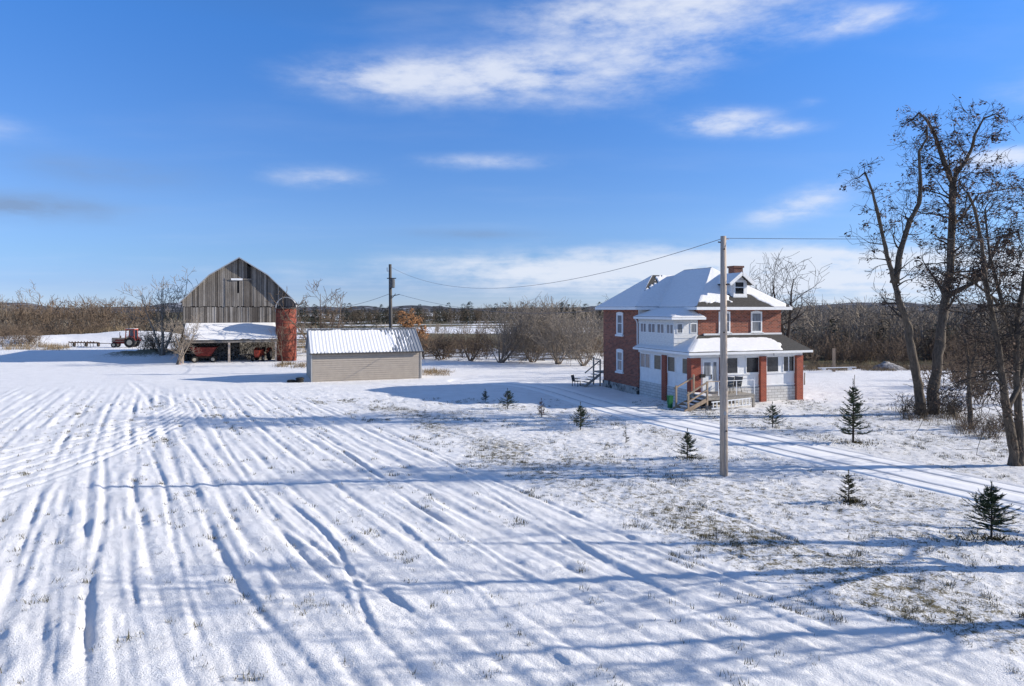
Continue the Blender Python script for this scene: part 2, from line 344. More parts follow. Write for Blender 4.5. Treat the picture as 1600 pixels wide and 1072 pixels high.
def ground_z(X, Y):                     # broad shape of the land
    X = np.asarray(X, float); Y = np.asarray(Y, float)
    z = np.zeros(np.broadcast(X, Y).shape)
    for cx, cy, r, h in GH: z = z + h * np.exp(-((X - cx) ** 2 + (Y - cy) ** 2) / (r * r))
    # bank of snow-covered earth behind the tractor
    u = X + 74; v = Y - 127
    z = z + 2.3 * np.exp(-(np.abs(u / 15) ** 4) - (v / 6.5) ** 2) * (0.75 + .35 * fbm(X * .12, Y * .12, 5)) * (0.72 + .28 * sstep(-6, 2, u))
    # rough earth heap by the barn's left end
    z = z + .9 * np.exp(-((X + 47) / 6.5) ** 2 - ((Y - 90) / 5.5) ** 2) * (.5 + 1.0 * fbm(X * .7, Y * .7, 9))
    # brush bank at far left
    z = z + 1.6 * np.exp(-((X + 88) / 10) ** 2 - ((Y - 117) / 7) ** 2) * (.6 + .7 * fbm(X * .3, Y * .3, 4))
    far = sstep(120, 420, np.hypot(X, Y)); z = z + far * (fbm(X * .006 + 3, Y * .006, 21) - .55) * 5.0 - far * 1.0
    z = z + .10 * (fbm(X * .09, Y * .09, 31) - .5) * sstep(8, 25, np.hypot(X, Y))
    return z
def gz(x, y): return float(ground_z(np.array([x]), np.array([y]))[0])
def pxl(l): return smooth_poly([(G(*p).x, G(*p).y) for p in l], 2)
TR = []                                  # ruts: polyline, depth, half width
for l, d, w in [
    ([(205, 598), (229, 617), (253, 660), (267, 698), (275, 740)], .07, .22), ([(277, 680), (330, 741), (373, 827), (411, 913), (435, 971)], .06, .13),
    ([(295, 615), (330, 660), (363, 718), (396, 760), (430, 808), (478, 846), (573, 909), (700, 990)], .08, .12),
    ([(340, 628), (411, 636), (459, 655), (506, 689), (597, 746), (700, 815)], .06, .12), ([(160, 700), (167, 789), (143, 894), (134, 990), (143, 1072)], .09, .13),
    ([(290, 740), (320, 799), (344, 866), (382, 933), (454, 1004), (510, 1085)], .10, .14), ([(229, 694), (258, 751), (267, 827), (287, 913), (306, 980), (320, 1050)], .055, .10),
    ([(100, 745), (86, 765), (53, 847), (10, 966)], .07, .12), ([(420, 640), (500, 684), (562, 722), (629, 775), (691, 818), (782, 880), (900, 950)], .075, .12),
    ([(470, 622), (557, 655), (658, 698), (710, 725), (782, 756), (863, 789), (930, 820), (1100, 885), (1300, 960)], .085, .13),
    ([(430, 770), (500, 823), (538, 870), (572, 966), (610, 1040)], .07, .10), ([(540, 630), (610, 651), (753, 689), (882, 727), (978, 751), (1050, 770)], .06, .12),
    ([(1033, 780), (1080, 786), (1119, 799), (1191, 823), (1267, 856), (1330, 880)], .09, .14), ([(600, 800), (720, 900), (810, 1000)], .05, .10),
    ([(215, 700), (205, 800), (200, 900), (215, 1010)], .04, .12), ([(730, 760), (900, 850), (1150, 985)], .055, .11),
    ([(820, 740), (1000, 810), (1250, 905)], .05, .10), ([(640, 690), (820, 800), (1010, 920)], .05, .1), ([(30, 880), (0, 960)], .08, .13)]:
    TR.append((pxl(l), d * .44, w * .68))
lo = [(-60, 800), (0, 775), (115, 737), (229, 689), (306, 655), (318, 638), (290, 617)]; hi = [(-60, 722), (0, 710), (119, 677), (229, 651), (275, 636), (272, 625), (250, 614)]
for i in range(7):
    f = i / 6; TR.append((pxl([(a[0] * f + b[0] * (1 - f), a[1] * f + b[1] * (1 - f)) for a, b in zip(lo, hi)]), .034, .11))
for i in range(5):                        # turning marks behind the house yard
    c = G(790 + i * 5, 597); rr = 2.2 + i * 1.2
    TR.append(([(c.x + rr * 1.25 * math.cos(q), c.y + rr * .85 * math.sin(q)) for q in np.linspace(R(170 + 6 * i), R(330 - 9 * i), 12)], .045, .10))
ang = np.concatenate([np.linspace(-180, -41, 30, endpoint=False), np.linspace(-41, 41, 690, endpoint=False), np.linspace(41, 180, 30, endpoint=False)]); ang = np.radians(ang)
rad = np.concatenate([np.array([1.5, 4, 7, 9]), np.geomspace(10, 72, 480), np.geomspace(73, 400, 110), np.geomspace(420, 6000, 22)])
A, Rr = np.meshgrid(ang, rad); GX = Rr * np.sin(A); GY = Rr * np.cos(A)
GZ = ground_z(GX, GY); near = Rr < 80
gx, gy = GX[near], GY[near]
dd = seg_dist(gx, gy, DRIVE)
# the ploughed, snow-covered field lies left of a line beside the driveway
edge = gx + .60 * gy - (15.2 + .8 * np.sin(gy * .21)); fieldm = 1 - sstep(-1.6, .6, edge)
fieldm *= 1 - sstep(44, 58, gy); fieldm *= sstep(-75, -45, gx)
fan = .05 * (gx + 4) ; s = .85 * gx + .53 * gy + .010 * (gy - 22) * (gx + 6) * .30 + .15 * (fbm(gx * .16, gy * .16, 40) - .5)
fur = .6 * np.abs(np.sin(s * math.pi / .76 + .6 * np.sin(s * .9))) + .4 * np.abs(np.sin(s * math.pi / .47)); along = fbm(gx * .5 + gy * .1, gy * .35, 50)
cov = fbm(gx * .11 + 4, gy * .11, 77)
al_ = -.53 * gx + .85 * gy; st_ = fbm(s * 1.5, al_ * .22, 58, 3) - .5; st2 = fbm(s * 4.2, al_ * .6, 59, 2) - .5
z = fieldm * (((.062 + .030 * sstep(0, 8, gx + .6 * gy - 4)) * (fur - .5) + .016 * np.sin(s * math.pi / 1.9 + 1) + .050 * st_ + .060 * st2) * (.62 + .62 * sstep(.35, .65, along)) * (.72 + .5 * sstep(.35, .65, cov)))
z += (fieldm * .022 + .02) * (fbm(gx * 2.3, gy * 2.3, 60, 3) - .5) + fieldm * .022 * (fbm(gx * 6, gy * 6, 61, 2) - .5)
tm = np.zeros_like(z)
for pts, d, w in TR:
    bx0 = min(p[0] for p in pts) - 1.5; bx1 = max(p[0] for p in pts) + 1.5; by0 = min(p[1] for p in pts) - 1.5; by1 = max(p[1] for p in pts) + 1.5
    k = (gx > bx0) & (gx < bx1) & (gy > by0) & (gy < by1); xx, yy = gx[k], gy[k]
    q = seg_dist(xx + .07 * (fbm(xx * 1.2, yy * 1.2, 90) - .5), yy + .07 * (fbm(xx * 1.2, yy * 1.2, 91) - .5), pts)
    mod = (.3 + 1.3 * fbm(xx * 1.1, yy * 1.1, 95)) * sstep(0, 2.2, np.minimum(np.hypot(xx - pts[0][0], yy - pts[0][1]), np.hypot(xx - pts[-1][0], yy - pts[-1][1])))
    z[k] += mod * (-d * np.exp(-(q / w) ** 2) + .45 * d * np.exp(-((q - 2.2 * w) / (.9 * w)) ** 2))
rough = sstep(-1.5, .8, edge) * (1 - sstep(48, 60, gy)) * sstep(1.2, 2.6, dd)
z += rough * .10 * (fbm(gx * 1.7, gy * 1.7, 70) - .5) + rough * .05 * (fbm(gx * 5, gy * 5, 72, 2) - .5)
z -= .10 * (1 - sstep(1.35, 1.75, dd))
GZ[near] += z
# how much grass shows through
gr = np.zeros_like(GX)
strip = sstep(-2.0, 2.0, edge + 2.0 * (fbm(gx * .5, gy * .5, 180) - .5)) * sstep(1.3, 2.2, dd)
gy_ = gy
v = strip * (.36 + .11 * sstep(.3, .7, fbm(gx * .35, gy * .35, 80))) * (1 - sstep(40, 50, gy_) * .5)
left_of_drive = edge < 3.9
v = np.where(left_of_drive, v * 1.15, v * 1.0)
v = np.maximum(v, fieldm * (.10 + .16 * sstep(.5, .8, fbm(gx * .3, gy * .3, 81))) * sstep(.30, .5, fbm(gx * .8, gy * .8, 83)))
gr[near] = v
fr = ~near; fx, fy = GX[fr], GY[fr]
pxc = 800 + F * fx / np.maximum(fy, 1); gr[fr] = .12 + 1.0 * sstep(.40, .56, fbm(fx * .02 + 8, fy * .05, 84)) * sstep(86, 100, Rr[fr])
gr[fr] = np.where((pxc < 430) & (Rr[fr] < 150), .05 * (1 + 0 * fx), gr[fr]); gr[fr] = np.maximum(gr[fr], 1.2 * ((pxc < 300) & (Rr[fr] > 151))); gr[fr] = np.maximum(gr[fr], 1.1 * ((pxc > 1240) & (fy > 75)))
hp = np.exp(-((GX + 47) / 7) ** 2 - ((GY - 90) / 6) ** 2); gr = np.maximum(gr, hp * 1.0)
bank = np.exp(-(np.abs((GX + 74) / 18) ** 4) - ((GY - 124) / 10) ** 2); gr = gr * (1 - .85 * bank)
nA, nR = len(ang), len(rad)
verts = np.stack([GX.ravel(), GY.ravel(), GZ.ravel()], 1); verts = np.vstack([verts, [[0, 0, 0]]])
ii = np.arange(nR - 1)[:, None] * nA; jj = np.arange(nA)[None, :]; j2 = (jj + 1) % nA
faces = np.stack([ii + jj, ii + nA + jj, ii + nA + j2, ii + j2], 2).reshape(-1, 4)[:, ::-1]
cen = len(verts) - 1
tri = np.stack([np.full(nA, cen), np.arange(nA), (np.arange(nA) + 1) % nA, np.full(nA, cen)], 1)
me = np_mesh('ground', verts, faces, M['ground'], True)
at = me.attributes.new('grass', 'FLOAT', 'POINT'); at.data.foreach_set('value', np.append(gr.ravel(), 0).astype(np.float32))
tag(link('ground', me), kind='structure')
# driveway: packed snow with two wheel tracks
dp = np.array(DRIVE); L_ = np.concatenate([[0], np.cumsum(np.hypot(*np.diff(dp, axis=0).T))]); ss = np.arange(0, L_[-1], .12)
cx = np.interp(ss, L_, dp[:, 0]); cy = np.interp(ss, L_, dp[:, 1]); tx = np.gradient(cx); ty = np.gradient(cy); tl = np.hypot(tx, ty); nx_, ny_ = -ty / tl, tx / tl
off = np.linspace(-1.75, 1.75, 57); DX = cx[:, None] + nx_[:, None] * off; DY = cy[:, None] + ny_[:, None] * off
wob = .12 * (fbm(ss * .15, ss * 0, 5)[:, None] - .5); trk = np.zeros_like(DX)
for o_, a_ in ((-.74, 1), (.74, 1), (-.42, .25), (1.05, .2)): trk = np.maximum(trk, a_ * np.exp(-(((off[None, :] - o_ - wob) / .085) ** 2)))
DZ = ground_z(DX, DY) + .012 - .045 * trk + .03 * (fbm(DX * 2, DY * 2, 6, 3) - .5) - .13 * sstep(1.45, 1.75, np.abs(off))[None, :] + .02 * np.exp(-(off / .4) ** 2)[None, :]
n_, m_ = DX.shape; ii = np.arange(n_ - 1)[:, None] * m_; jj = np.arange(m_ - 1)[None, :]
me = np_mesh('driveway', np.stack([DX, DY, DZ], 2).reshape(-1, 3), np.stack([ii + jj, ii + jj + 1, ii + m_ + jj + 1, ii + m_ + jj], 2).reshape(-1, 4)[:, ::-1], M['drive'], True)
at = me.attributes.new('track', 'FLOAT', 'POINT'); at.data.foreach_set('value', trk.ravel().astype(np.float32))
tag(link('driveway', me), kind='structure')
# far wooded hills
hv, hf = [], []
na = 260
for k, (D, hh) in enumerate(((1500, 1), (2600, 0), (4200, 1))):
    pass
ha = np.radians(np.linspace(-75, 75, na)); prof = [(1100, -6, 0), (1500, 2, 14), (2300, 6, 30), (3200, 6, 70), (4500, -10, 0)]
HV = []
for D, b, a in prof: HV.append(np.stack([D * np.sin(ha), D * np.cos(ha), b + a * (fbm(ha * 14 + D, ha * 0 + D, 3) - .42)], 1))
HV = np.concatenate(HV); ii = np.arange(len(prof) - 1)[:, None] * na; jj = np.arange(na - 1)[None, :]
t = NT('wooded_hills'); n = t.noise(.012, 6, .7, stretch=(1, .35, 1)); M['hill'] = t.out(t.ramp(n, [(.35, (.055, .062, .075)), (.55, (.095, .098, .11)), (.66, (.4, .42, .48))]), 1, 0)  # distance haze is put into the colour as a blue tint
tag(link('hills', np_mesh('hills', HV, np.stack([ii + jj, ii + na + jj, ii + na + jj + 1, ii + jj + 1], 2).reshape(-1, 4), M['hill'], True)), kind='structure')

# ------------------------------------------------------------------ farmhouse
hf_ = Frame(1079.5, 44.5, 19)
house = thing('farmhouse', (hf_.o[0], hf_.o[1], 0), 'two storey red brick farmhouse with snowy hipped roof and wraparound white porch', 'house', hf_.th)
def P(mb, name, m, parent=house, smooth=False): return mb.build(name, M[m] if isinstance(m, str) else m, parent, smooth)
EZ = 6.42
P(MB().box(1.92, 8.9, 2.0, 12.6, .4, EZ - .02), 'main_wall', 'brick'); P(MB().box(0, 1.915, 6.8, 12.6, .42, EZ - .02), 'wing_wall', 'brick')
P(MB().box(-.06, 8.95, 6.86, 12.66, -.5, .415), 'foundation', 'stone'); P(MB().box(-.02, 1.9, 6.77, 6.798, 5.2, EZ - .03), 'wing_front_board', 'white')
def roof_sheet(name, poly, mask, parent, th=.10, n=40, snow_m='snow', mod=None, n2=None):
    """snow lying on a roof plane (quad a,b,c,d: eave left, eave right, top right, top left); mask(s,t) in 0..1, metres-free"""
    a, b, c, d = [np.array(p, float) for p in poly]; s, t_ = np.meshgrid(np.linspace(0, 1, n), np.linspace(0, 1, n)); S = s[..., None]; T = t_[..., None]
    Pq = (a * (1 - S) + b * S) * (1 - T) + (d * (1 - S) + c * S) * T
    m = np.clip(mask(s, t_, Pq), 0, 1); e = np.minimum(np.minimum(s, 1 - s), np.minimum(t_, 1 - t_)); e = sstep(0, .03, e)
    h = -.04 + (th * (.75 + .5 * fbm(s * 7, t_ * 7, 3)) + .04) * sstep(.25, .6, m) * (.55 + .45 * e)
    if mod is not None: h = h + mod(Pq) * sstep(.25, .6, m)
    Pq[..., 2] += h; ii = np.arange(n - 1)[:, None] * n; jj = np.arange(n - 1)[None, :]
    o = link(name, np_mesh(name, Pq.reshape(-1, 3), np.stack([ii + jj, ii + jj + 1, ii + n + jj + 1, ii + n + jj], 2).reshape(-1, 4), M[snow_m], True), parent); return o
full = lambda s, t, p: np.ones_like(s)
x0, x1, y0, y1, rx, rz = 1.42, 9.4, 1.45, 13.1, 5.41, 9.38; ra, rb = 5.44, 9.1
wx0, wy0, wy1, wrz = -.5, 6.3, 13.1, 8.97; wyr = 9.7; wax = 2.9; wend = 4.9
planes = {'front': [(x0, y0, EZ), (x1, y0, EZ), (rx, ra, rz), (rx, ra, rz)], 'left': [(x0, y1, EZ), (x0, y0, EZ), (rx, ra, rz), (rx, rb, rz)],
          'right': [(x1, y0, EZ), (x1, y1, EZ), (rx, rb, rz), (rx, ra, rz)], 'back': [(x1, y1, EZ), (x0, y1, EZ), (rx, rb, rz), (rx, rb, rz)]}
def uniq(p):
    o = []
    for q in p:
        if q not in o: o.append(q)
    return o
mr_ = MB()
for p in planes.values(): mr_.slab(uniq(p), .10)
main_roof = P(mr_, 'main_roof', 'shingle')
wp = {'left': [(wx0, wy1, EZ), (wx0, wy0, EZ), (wax, wyr, wrz), (wax, wyr, wrz)], 'front': [(wx0, wy0, EZ), (wend, wy0, EZ), (wend, wyr, wrz), (wax, wyr, wrz)],
      'back': [(wend, wy1, EZ), (wx0, wy1, EZ), (wax, wyr, wrz), (wend, wyr, wrz)]}
mw = MB()
for p in wp.values(): mw.slab(uniq(p), .10)
wing_roof = P(mw, 'wing_roof', 'shingle')
roof_sheet('snow', planes['left'], full, main_roof, .035); roof_sheet('snow', planes['right'], full, main_roof, .08)
def front_mask(s, t, p):
    x, y = p[..., 0], p[..., 1]; n = fbm(x * 1.6, y * 2.4, 12) - .5
    leftpart = sstep(.3, -.3, x - 4.6 + n * .9) * sstep(.05, .12, t + n * .12)
    low_melt = sstep(.50, .62, fbm(x * 3.2, y * 5, 14) + .45 * sstep(.04, .26, t)); leftpart = np.maximum(leftpart * low_melt, sstep(.28, .34, t) * sstep(.2, -.2, x - 5.2))
    right = sstep(-.3, .1, x - (7.9 - 2.3 * (t / .55) + n * .5)) * sstep(.25, .55, fbm(x * 2.2, y * 2.2, 15) + sstep(.03, .2, t) * .6)
    return np.maximum(leftpart, right)
roof_sheet('snow', planes['front'], front_mask, main_roof, .045, 90)
roof_sheet('snow', wp['left'], full, wing_roof, .035)
def wmask(s, t, p): n = fbm(p[..., 0] * 2.5, p[..., 1] * 2.5, 18) - .5; return 1 - sstep(.42, .55, t + n * .9) * sstep(.75, .35, p[..., 0] - (wx0 + (wax - wx0) * t) + n * 1.6) * sstep(.3, .5, fbm(p[..., 0] * 5, p[..., 1] * 5, 19) + .12)
roof_sheet('snow', wp['front'], wmask, wing_roof, .07, 50)
def fascia(parent, pts, z0, z1, th=.05, name='fascia', m='trim'):
    mb = MB()
    for a, b in zip(pts[:-1], pts[1:]): mb.bar((a[0], a[1], (z0 + z1) / 2), (b[0], b[1], (z0 + z1) / 2), th, z1 - z0)
    return P(mb, name, m, parent)
fascia(house, [(x0, wy0, 0), (x0, y0, 0), (x1, y0, 0), (x1, y1, 0)], EZ - .22, EZ - .015); fascia(house, [(wx0, wy1, 0), (wx0, wy0, 0), (x0, wy0, 0)], EZ - .22, EZ - .018)
P(MB().box(x0 + .03, x1 - .03, y0 + .03, y1 - .03, EZ - .19, EZ - .15), 'soffit', 'trim'); P(MB().box(wx0 + .03, x0 + .02, wy0 + .03, wy1 - .03, EZ - .185, EZ - .145), 'soffit', 'trim')
ch = P(MB().box(7.35, 8.15, 5.3, 6.0, 7.0, 9.4), 'chimney', 'chimney', main_roof); P(MB().box(7.28, 8.22, 5.23, 6.07, 9.4, 9.55), 'chimney_cap', 'chimney', main_roof)
# windows: axis 'x' on a wall facing -y (at y=p), axis 'y' on a wall facing -x (at x=p)
def window(parent, axis, p, a0, a1, z0, z1, fw=.11, pane='glass', rail=True, sill=True, panes=1, arch=False, proud=.06, fm='trim', name='window', sub=True):
    def B(mb, u0, u1, d0, d1, w0, w1):
        return mb.box(u0, u1, p - d1, p - d0, w0, w1) if axis == 'x' else mb.box(p - d1, p - d0, u0, u1, w0, w1)
    mb = MB(); B(mb, a0, a0 + fw, -.02, proud, z0, z1); B(mb, a1 - fw, a1, -.02, proud, z0, z1); B(mb, a0 + fw, a1 - fw, -.02, proud, z1 - fw * 1.2, z1); B(mb, a0 + fw, a1 - fw, -.02, proud, z0, z0 + fw * .8)
    if rail: zm = z0 + (z1 - z0) * .52; B(mb, a0 + fw, a1 - fw, -.02, proud - .02, zm - .03, zm + .03)
    for k in range(1, panes): um = a0 + (a1 - a0) * k / panes; B(mb, um - .04, um + .04, -.02, proud - .01, z0 + fw * .8, z1 - fw * 1.2)
    if arch:
        k = 8; mid = (a0 + a1) / 2; hw = (a1 - a0) / 2
        for i in range(k):
            u0 = a0 + (a1 - a0) * i / k; u1 = a0 + (a1 - a0) * (i + 1) / k; B(mb, u0, u1, -.02, proud, z1 - .002, z1 + .08 * max(.05, 1 - (((u0 + u1) / 2 - mid) / hw) ** 2))
    w = P(mb, name, fm, parent); ip = w if sub else parent
    B_ = MB(); B(B_, a0 + fw, a1 - fw, -.01, .012, z0 + fw * .8, z1 - fw * 1.2); P(B_, 'pane', pane, ip)
    if sill: S_ = MB(); B(S_, a0 - .08, a1 + .08, -.02, proud + .08, z0 - .14, z0 - .002); P(S_, 'sill', 'trim', ip)
    return w
for px0, px1 in ((1122.6, 1140.4), (1173, 1190)): window(house, 'x', 2.0, hf_.hx(px0, 2), hf_.hx(px1, 2), 4.62, 6.06, .10, 'curtain', True, True, arch=True)
ya, yb = hf_.hy(974, 0), hf_.hy(964, 0)
window(house, 'y', 0.0, ya, yb, 4.25, 5.95, .17, 'curtain', True, True, arch=True); window(house, 'y', 0.0, ya, yb, 1.35, 3.05, .17, 'curtain', True, True, arch=True)
# snow ledge where the porch roof meets the wall, dark panel standing in for shade under the deck
P(MB().box(2.3, 8.85, 1.86, 1.997, 4.44, 4.56), 'snow_ledge', 'snow')
P(MB().box(-.08, 3.42, -.13, -.09, -.3, .52), 'deck_shade_panel', 'eave_dark')
# dormer
dm = P(MB().box(4.95, 6.3, 2.45, 4.6, 7.0, 8.2).prism([(4.95, 8.2), (6.3, 8.2), (5.625, 8.72)], 2.45, 4.6), 'dormer', 'white')
dr = MB().slab([(4.62, 2.12, 8.05), (5.625, 2.12, 8.84), (5.625, 5.2, 8.84), (4.62, 5.2, 8.05)][::-1], .09).slab([(6.63, 2.12, 8.05), (6.63, 5.2, 8.05), (5.625, 5.2, 8.84), (5.625, 2.12, 8.84)][::-1], .09)
P(dr, 'dormer_roof', 'shingle', dm)
P(MB().bar((4.58, 2.07, 8.0), (5.625, 2.07, 8.80), .08, .24).bar((6.67, 2.07, 8.0), (5.625, 2.07, 8.80), .08, .24), 'bargeboard', 'trim', dm)
roof_sheet('dormer_snow', [(4.6, 5.2, 8.05), (4.6, 2.1, 8.05), (5.63, 2.1, 8.84), (5.63, 5.2, 8.84)], full, dm, .06, 16)
window(dm, 'x', 2.45, 5.12, 6.13, 7.22, 8.34, .15, 'glass', True, True, sub=False)
# sunroom on the side porch roof
P(MB().box(0, 1.9, 2.02, 6.79, 3.6, 5.72), 'sunroom_wall', 'white_old')
for k, z_ in enumerate((3.95, 4.28)): P(MB().box(-.025, 1.88, 1.992, 6.785, z_, z_ + .02), 'clapboard_edge', 'white_old')
srf = MB().slab([(-.42, 6.75, 5.72), (-.42, 1.62, 5.72), (1.3, 2.9, 6.32), (1.3, 6.75, 6.32)], .08).slab([(-.42, 1.62, 5.72), (2.25, 1.62, 5.72), (1.9, 2.9, 6.32), (1.3, 2.9, 6.32)], .08)
sr = P(srf, 'sunroom_roof', 'shingle'); roof_sheet('snow', [(-.42, 6.75, 5.72), (-.42, 1.62, 5.72), (1.3, 2.9, 6.32), (1.3, 6.75, 6.32)], full, sr, .05, 20); roof_sheet('snow', [(-.42, 1.62, 5.72), (2.25, 1.62, 5.72), (1.9, 2.9, 6.32), (1.3, 2.9, 6.32)], full, sr, .05, 20)
fascia(house, [(-.44, 6.75, 0), (-.44, 1.6, 0), (2.27, 1.6, 0)], 5.54, 5.70)
for q0, q1 in ((1001, 1010), (1013, 1024), (1027, 1038), (1041.5, 1052.5)): window(house, 'y', 0, hf_.hy(q1, 0), hf_.hy(q0, 0), 4.55, 5.25, .05, 'curtain', False, False, 2, proud=.03)
for q0, q1 in ((1057, 1067), (1078.5, 1089)): window(house, 'x', 2.02, hf_.hx(q0, 2.02), hf_.hx(q1, 2.02), 4.6, 5.3, .06, 'curtain', False, False, 1, proud=.03)
P(MB().tube([(-.4, 6.7, 5.6), (-.12, 6.86, 5.35), (-.07, 6.88, 5.1), (-.07, 6.88, 3.6)], .045, 6), 'downspout', 'trim')
# porch
P(MB().box(.12, 8.85, .12, 1.95, .95, 3.3), 'porch_front_wall', 'white'); P(MB().box(.10, 1.9, 1.951, 6.79, .95, 3.3), 'porch_side_wall', 'white')
P(MB().box(-.03, 8.99, -.03, 1.9, 3.06, 3.44), 'porch_frieze', 'trim'); P(MB().box(-.028, 1.88, 1.901, 6.78, 3.062, 3.438), 'porch_frieze', 'trim')
P(MB().box(.05, 8.9, .05, 1.9, -.5, .95), 'porch_base', 'white_brick'); P(MB().box(.055, 1.85, 1.901, 6.77, -.5, .948), 'porch_base', 'white_brick')
for z_ in (1.05, 1.85): P(MB().box(.07, 8.88, .07, .13, z_, z_ + .07), 'panel_rail', 'trim')
P(MB().box(.06, .13, .07, 6.75, 1.85, 1.92), 'panel_rail', 'trim'); P(MB().box(.06, .13, .07, 6.75, .95, 1.0), 'panel_rail', 'trim')
pp = {'front': [(-.45, -.45, 3.45), (9.45, -.45, 3.45), (8.9, 2.0, 4.46), (1.92, 2.0, 4.46)], 'left': [(-.45, 6.79, 3.45), (-.45, -.45, 3.45), (1.92, 2.0, 4.46), (1.92, 6.79, 4.46)],
      'right': [(9.45, -.45, 3.45), (9.45, 2.3, 3.45), (8.9, 2.3, 4.46), (8.9, 2.0, 4.46)]}
mpr = MB()
for p in pp.values(): mpr.slab(p, .09)
pr = P(mpr, 'porch_roof', 'shingle')
def pmask(s, t, p): n = fbm(p[..., 0] * 1.4, p[..., 1] * 1.8, 22) - .5; return sstep(.25, -.25, p[..., 0] - 7.4 + 2.2 * (t - .35) ** 2 + n * .9) * sstep(.0, .05, .78 - t + n * .10) * sstep(-.01, .05, t + n * .06 - .02)
roof_sheet('snow', pp['front'], pmask, pr, .07, 110); roof_sheet('snow', [(-.45, 6.79, 3.45), (-.45, -.45, 3.45), (1.92, 2.0, 4.46), (1.92, 6.79, 4.46)], full, pr, .05, 40)
fascia(house, [(-.47, 6.79, 0), (-.47, -.47, 0), (9.47, -.47, 0), (9.47, 2.2, 0)], 3.28, 3.43)
P(MB().box(-.44, 9.44, -.44, -.04, 3.30, 3.33), 'soffit', 'trim')
for q0, q1, nm in ((1134, 1153, 'glass'), (1165, 1186, 'glass'), (1197, 1216.5, 'glass'), (1223, 1241, 'glass')): window(house, 'x', .12, hf_.hx(q0, .12), hf_.hx(q1, .12), 1.93, 3.05, .06, nm, False, False, 1 if q0 != 1223 else 2, proud=.035)
for q0, q1, k in ((1000.5, 1016.5, 2), (1022, 1034, 1), (1043, 1055.6, 1), (1066, 1079, 1)): window(house, 'y', .10, hf_.hy(q1, .1), hf_.hy(q0, .1), 1.93, 3.05, .07, 'screen' if k == 1 else 'curtain', False, False, k, proud=.035)
for a_, b_, c_, d_ in ((0, .72, 0, .45), (2.25, 2.62, .0, .3), (5.42, 5.89, -.06, .4), (8.42, 8.97, -.06, .45)): P(MB().box(a_, b_, c_ - .06, d_, -.4, 3.058), 'brick_pillar', 'pillar')
P(MB().box(-.07, .4, 2.98, 3.5, -.4, 3.058), 'brick_pillar', 'pillar')
dr_ = P(MB().box(.80, 2.2, .04, .118, .82, 3.0), 'door_frame', 'trim'); P(MB().box(.9, 1.62, .0, .05, .84, 2.9), 'door', 'white', dr_)
P(MB().box(1.02, 1.5, -.015, .005, 1.85, 2.75), 'door_pane', 'curtain', dr_); P(MB().box(1.76, 1.98, .015, .045, 1.55, 2.75), 'sidelight', 'curtain', dr_); P(MB().box(1.54, 1.58, -.05, .005, 1.65, 1.95), 'handle', 'black_metal', dr_)
P(MB().box(.62, .98, -.2, -.065, 1.78, 2.0), 'mailbox', 'black_metal'); P(MB().tube([(2.0, -.46, 3.29), (2.0, -.46, 3.2), (2.0, -.46, 3.1)], [.05, .12, .08], 8), 'porch_lamp', 'steel')
P(MB().box(6.5, 6.6, -.05, .0, 3.08, 3.3), 'vent_cover', 'steel')
# deck, steps, rails
DZ_ = .80; dk = -1.95
for i in range(9): P(MB().box(-.2, 3.5, dk + .215 * i, dk + .215 * i + .20, DZ_ - .04, DZ_), 'deck_board', 'deckwood')
P(MB().box(-.16, 3.46, dk + .02, dk + .07, DZ_ - .26, DZ_ - .045), 'rim_joist', 'deckwood'); P(MB().box(-.16, -.11, dk + .08, -.08, DZ_ - .26, DZ_ - .045), 'rim_joist', 'deckwood')
for x_ in (-.1, 1.3, 3.4): P(MB().box(x_ - .06, x_ + .06, dk - .0, dk + .12, -.2, DZ_ - .27), 'deck_post', 'deckwood')
P(MB().box(-.2, .45, dk + .3, -.25, DZ_ + .002, DZ_ + .05), 'deck_snow', 'snow')
for i in range(5): z_ = DZ_ - .165 * (i + 1); xx = -.22 - .30 * i; tr_ = P(MB().box(xx - .30, xx, dk, -.75, z_ - .04, z_), 'stair_tread', 'deckwood'); P(MB().box(xx - .29, xx - .02, dk + .12, -.85, z_ + .002, z_ + .03), 'tread_snow', 'snow', tr_)
for y_ in (dk - .045, -.70): P(MB().bar((-.22, y_, DZ_ - .22), (-1.75, y_, -.08), .045, .24), 'stringer', 'lumber')
for x_, y_, z0_, z1_ in ((-.12, dk, .3, 1.75), (-1.5, dk - .02, -.1, 1.15), (-.2, -.62, .3, 2.05), (-1.5, -.62, -.1, 1.4)): P(MB().box(x_ - .05, x_ + .05, y_ - .05, y_ + .05, z0_, z1_), 'rail_post', 'lumber')
P(MB().bar((-.1, dk - .06, 1.72), (-1.62, dk - .07, .95), .05, .10), 'handrail', 'lumber'); P(MB().bar((-.1, dk - .06, 1.25), (-1.62, dk - .07, .48), .05, .10), 'handrail', 'lumber'); P(MB().bar((-.2, -.56, 1.85), (-1.6, -.56, 1.2), .05, .10), 'handrail', 'lumber')
P(MB().bar((-.1, dk, 1.72), (.75, dk, 1.72), .09, .04), 'handrail', 'lumber')
P(MB().bar((.75, dk + .04, 1.72), (3.45, dk + .04, 1.72), .035, .035).bar((3.45, dk + .04, 1.72), (3.45, -.1, 1.72), .035, .035), 'white_rail', 'trim')
for x_ in (.75, 2.1, 3.45): P(MB().box(x_ - .02, x_ + .02, dk + .02, dk + .06, DZ_, 1.70), 'rail_post', 'trim')
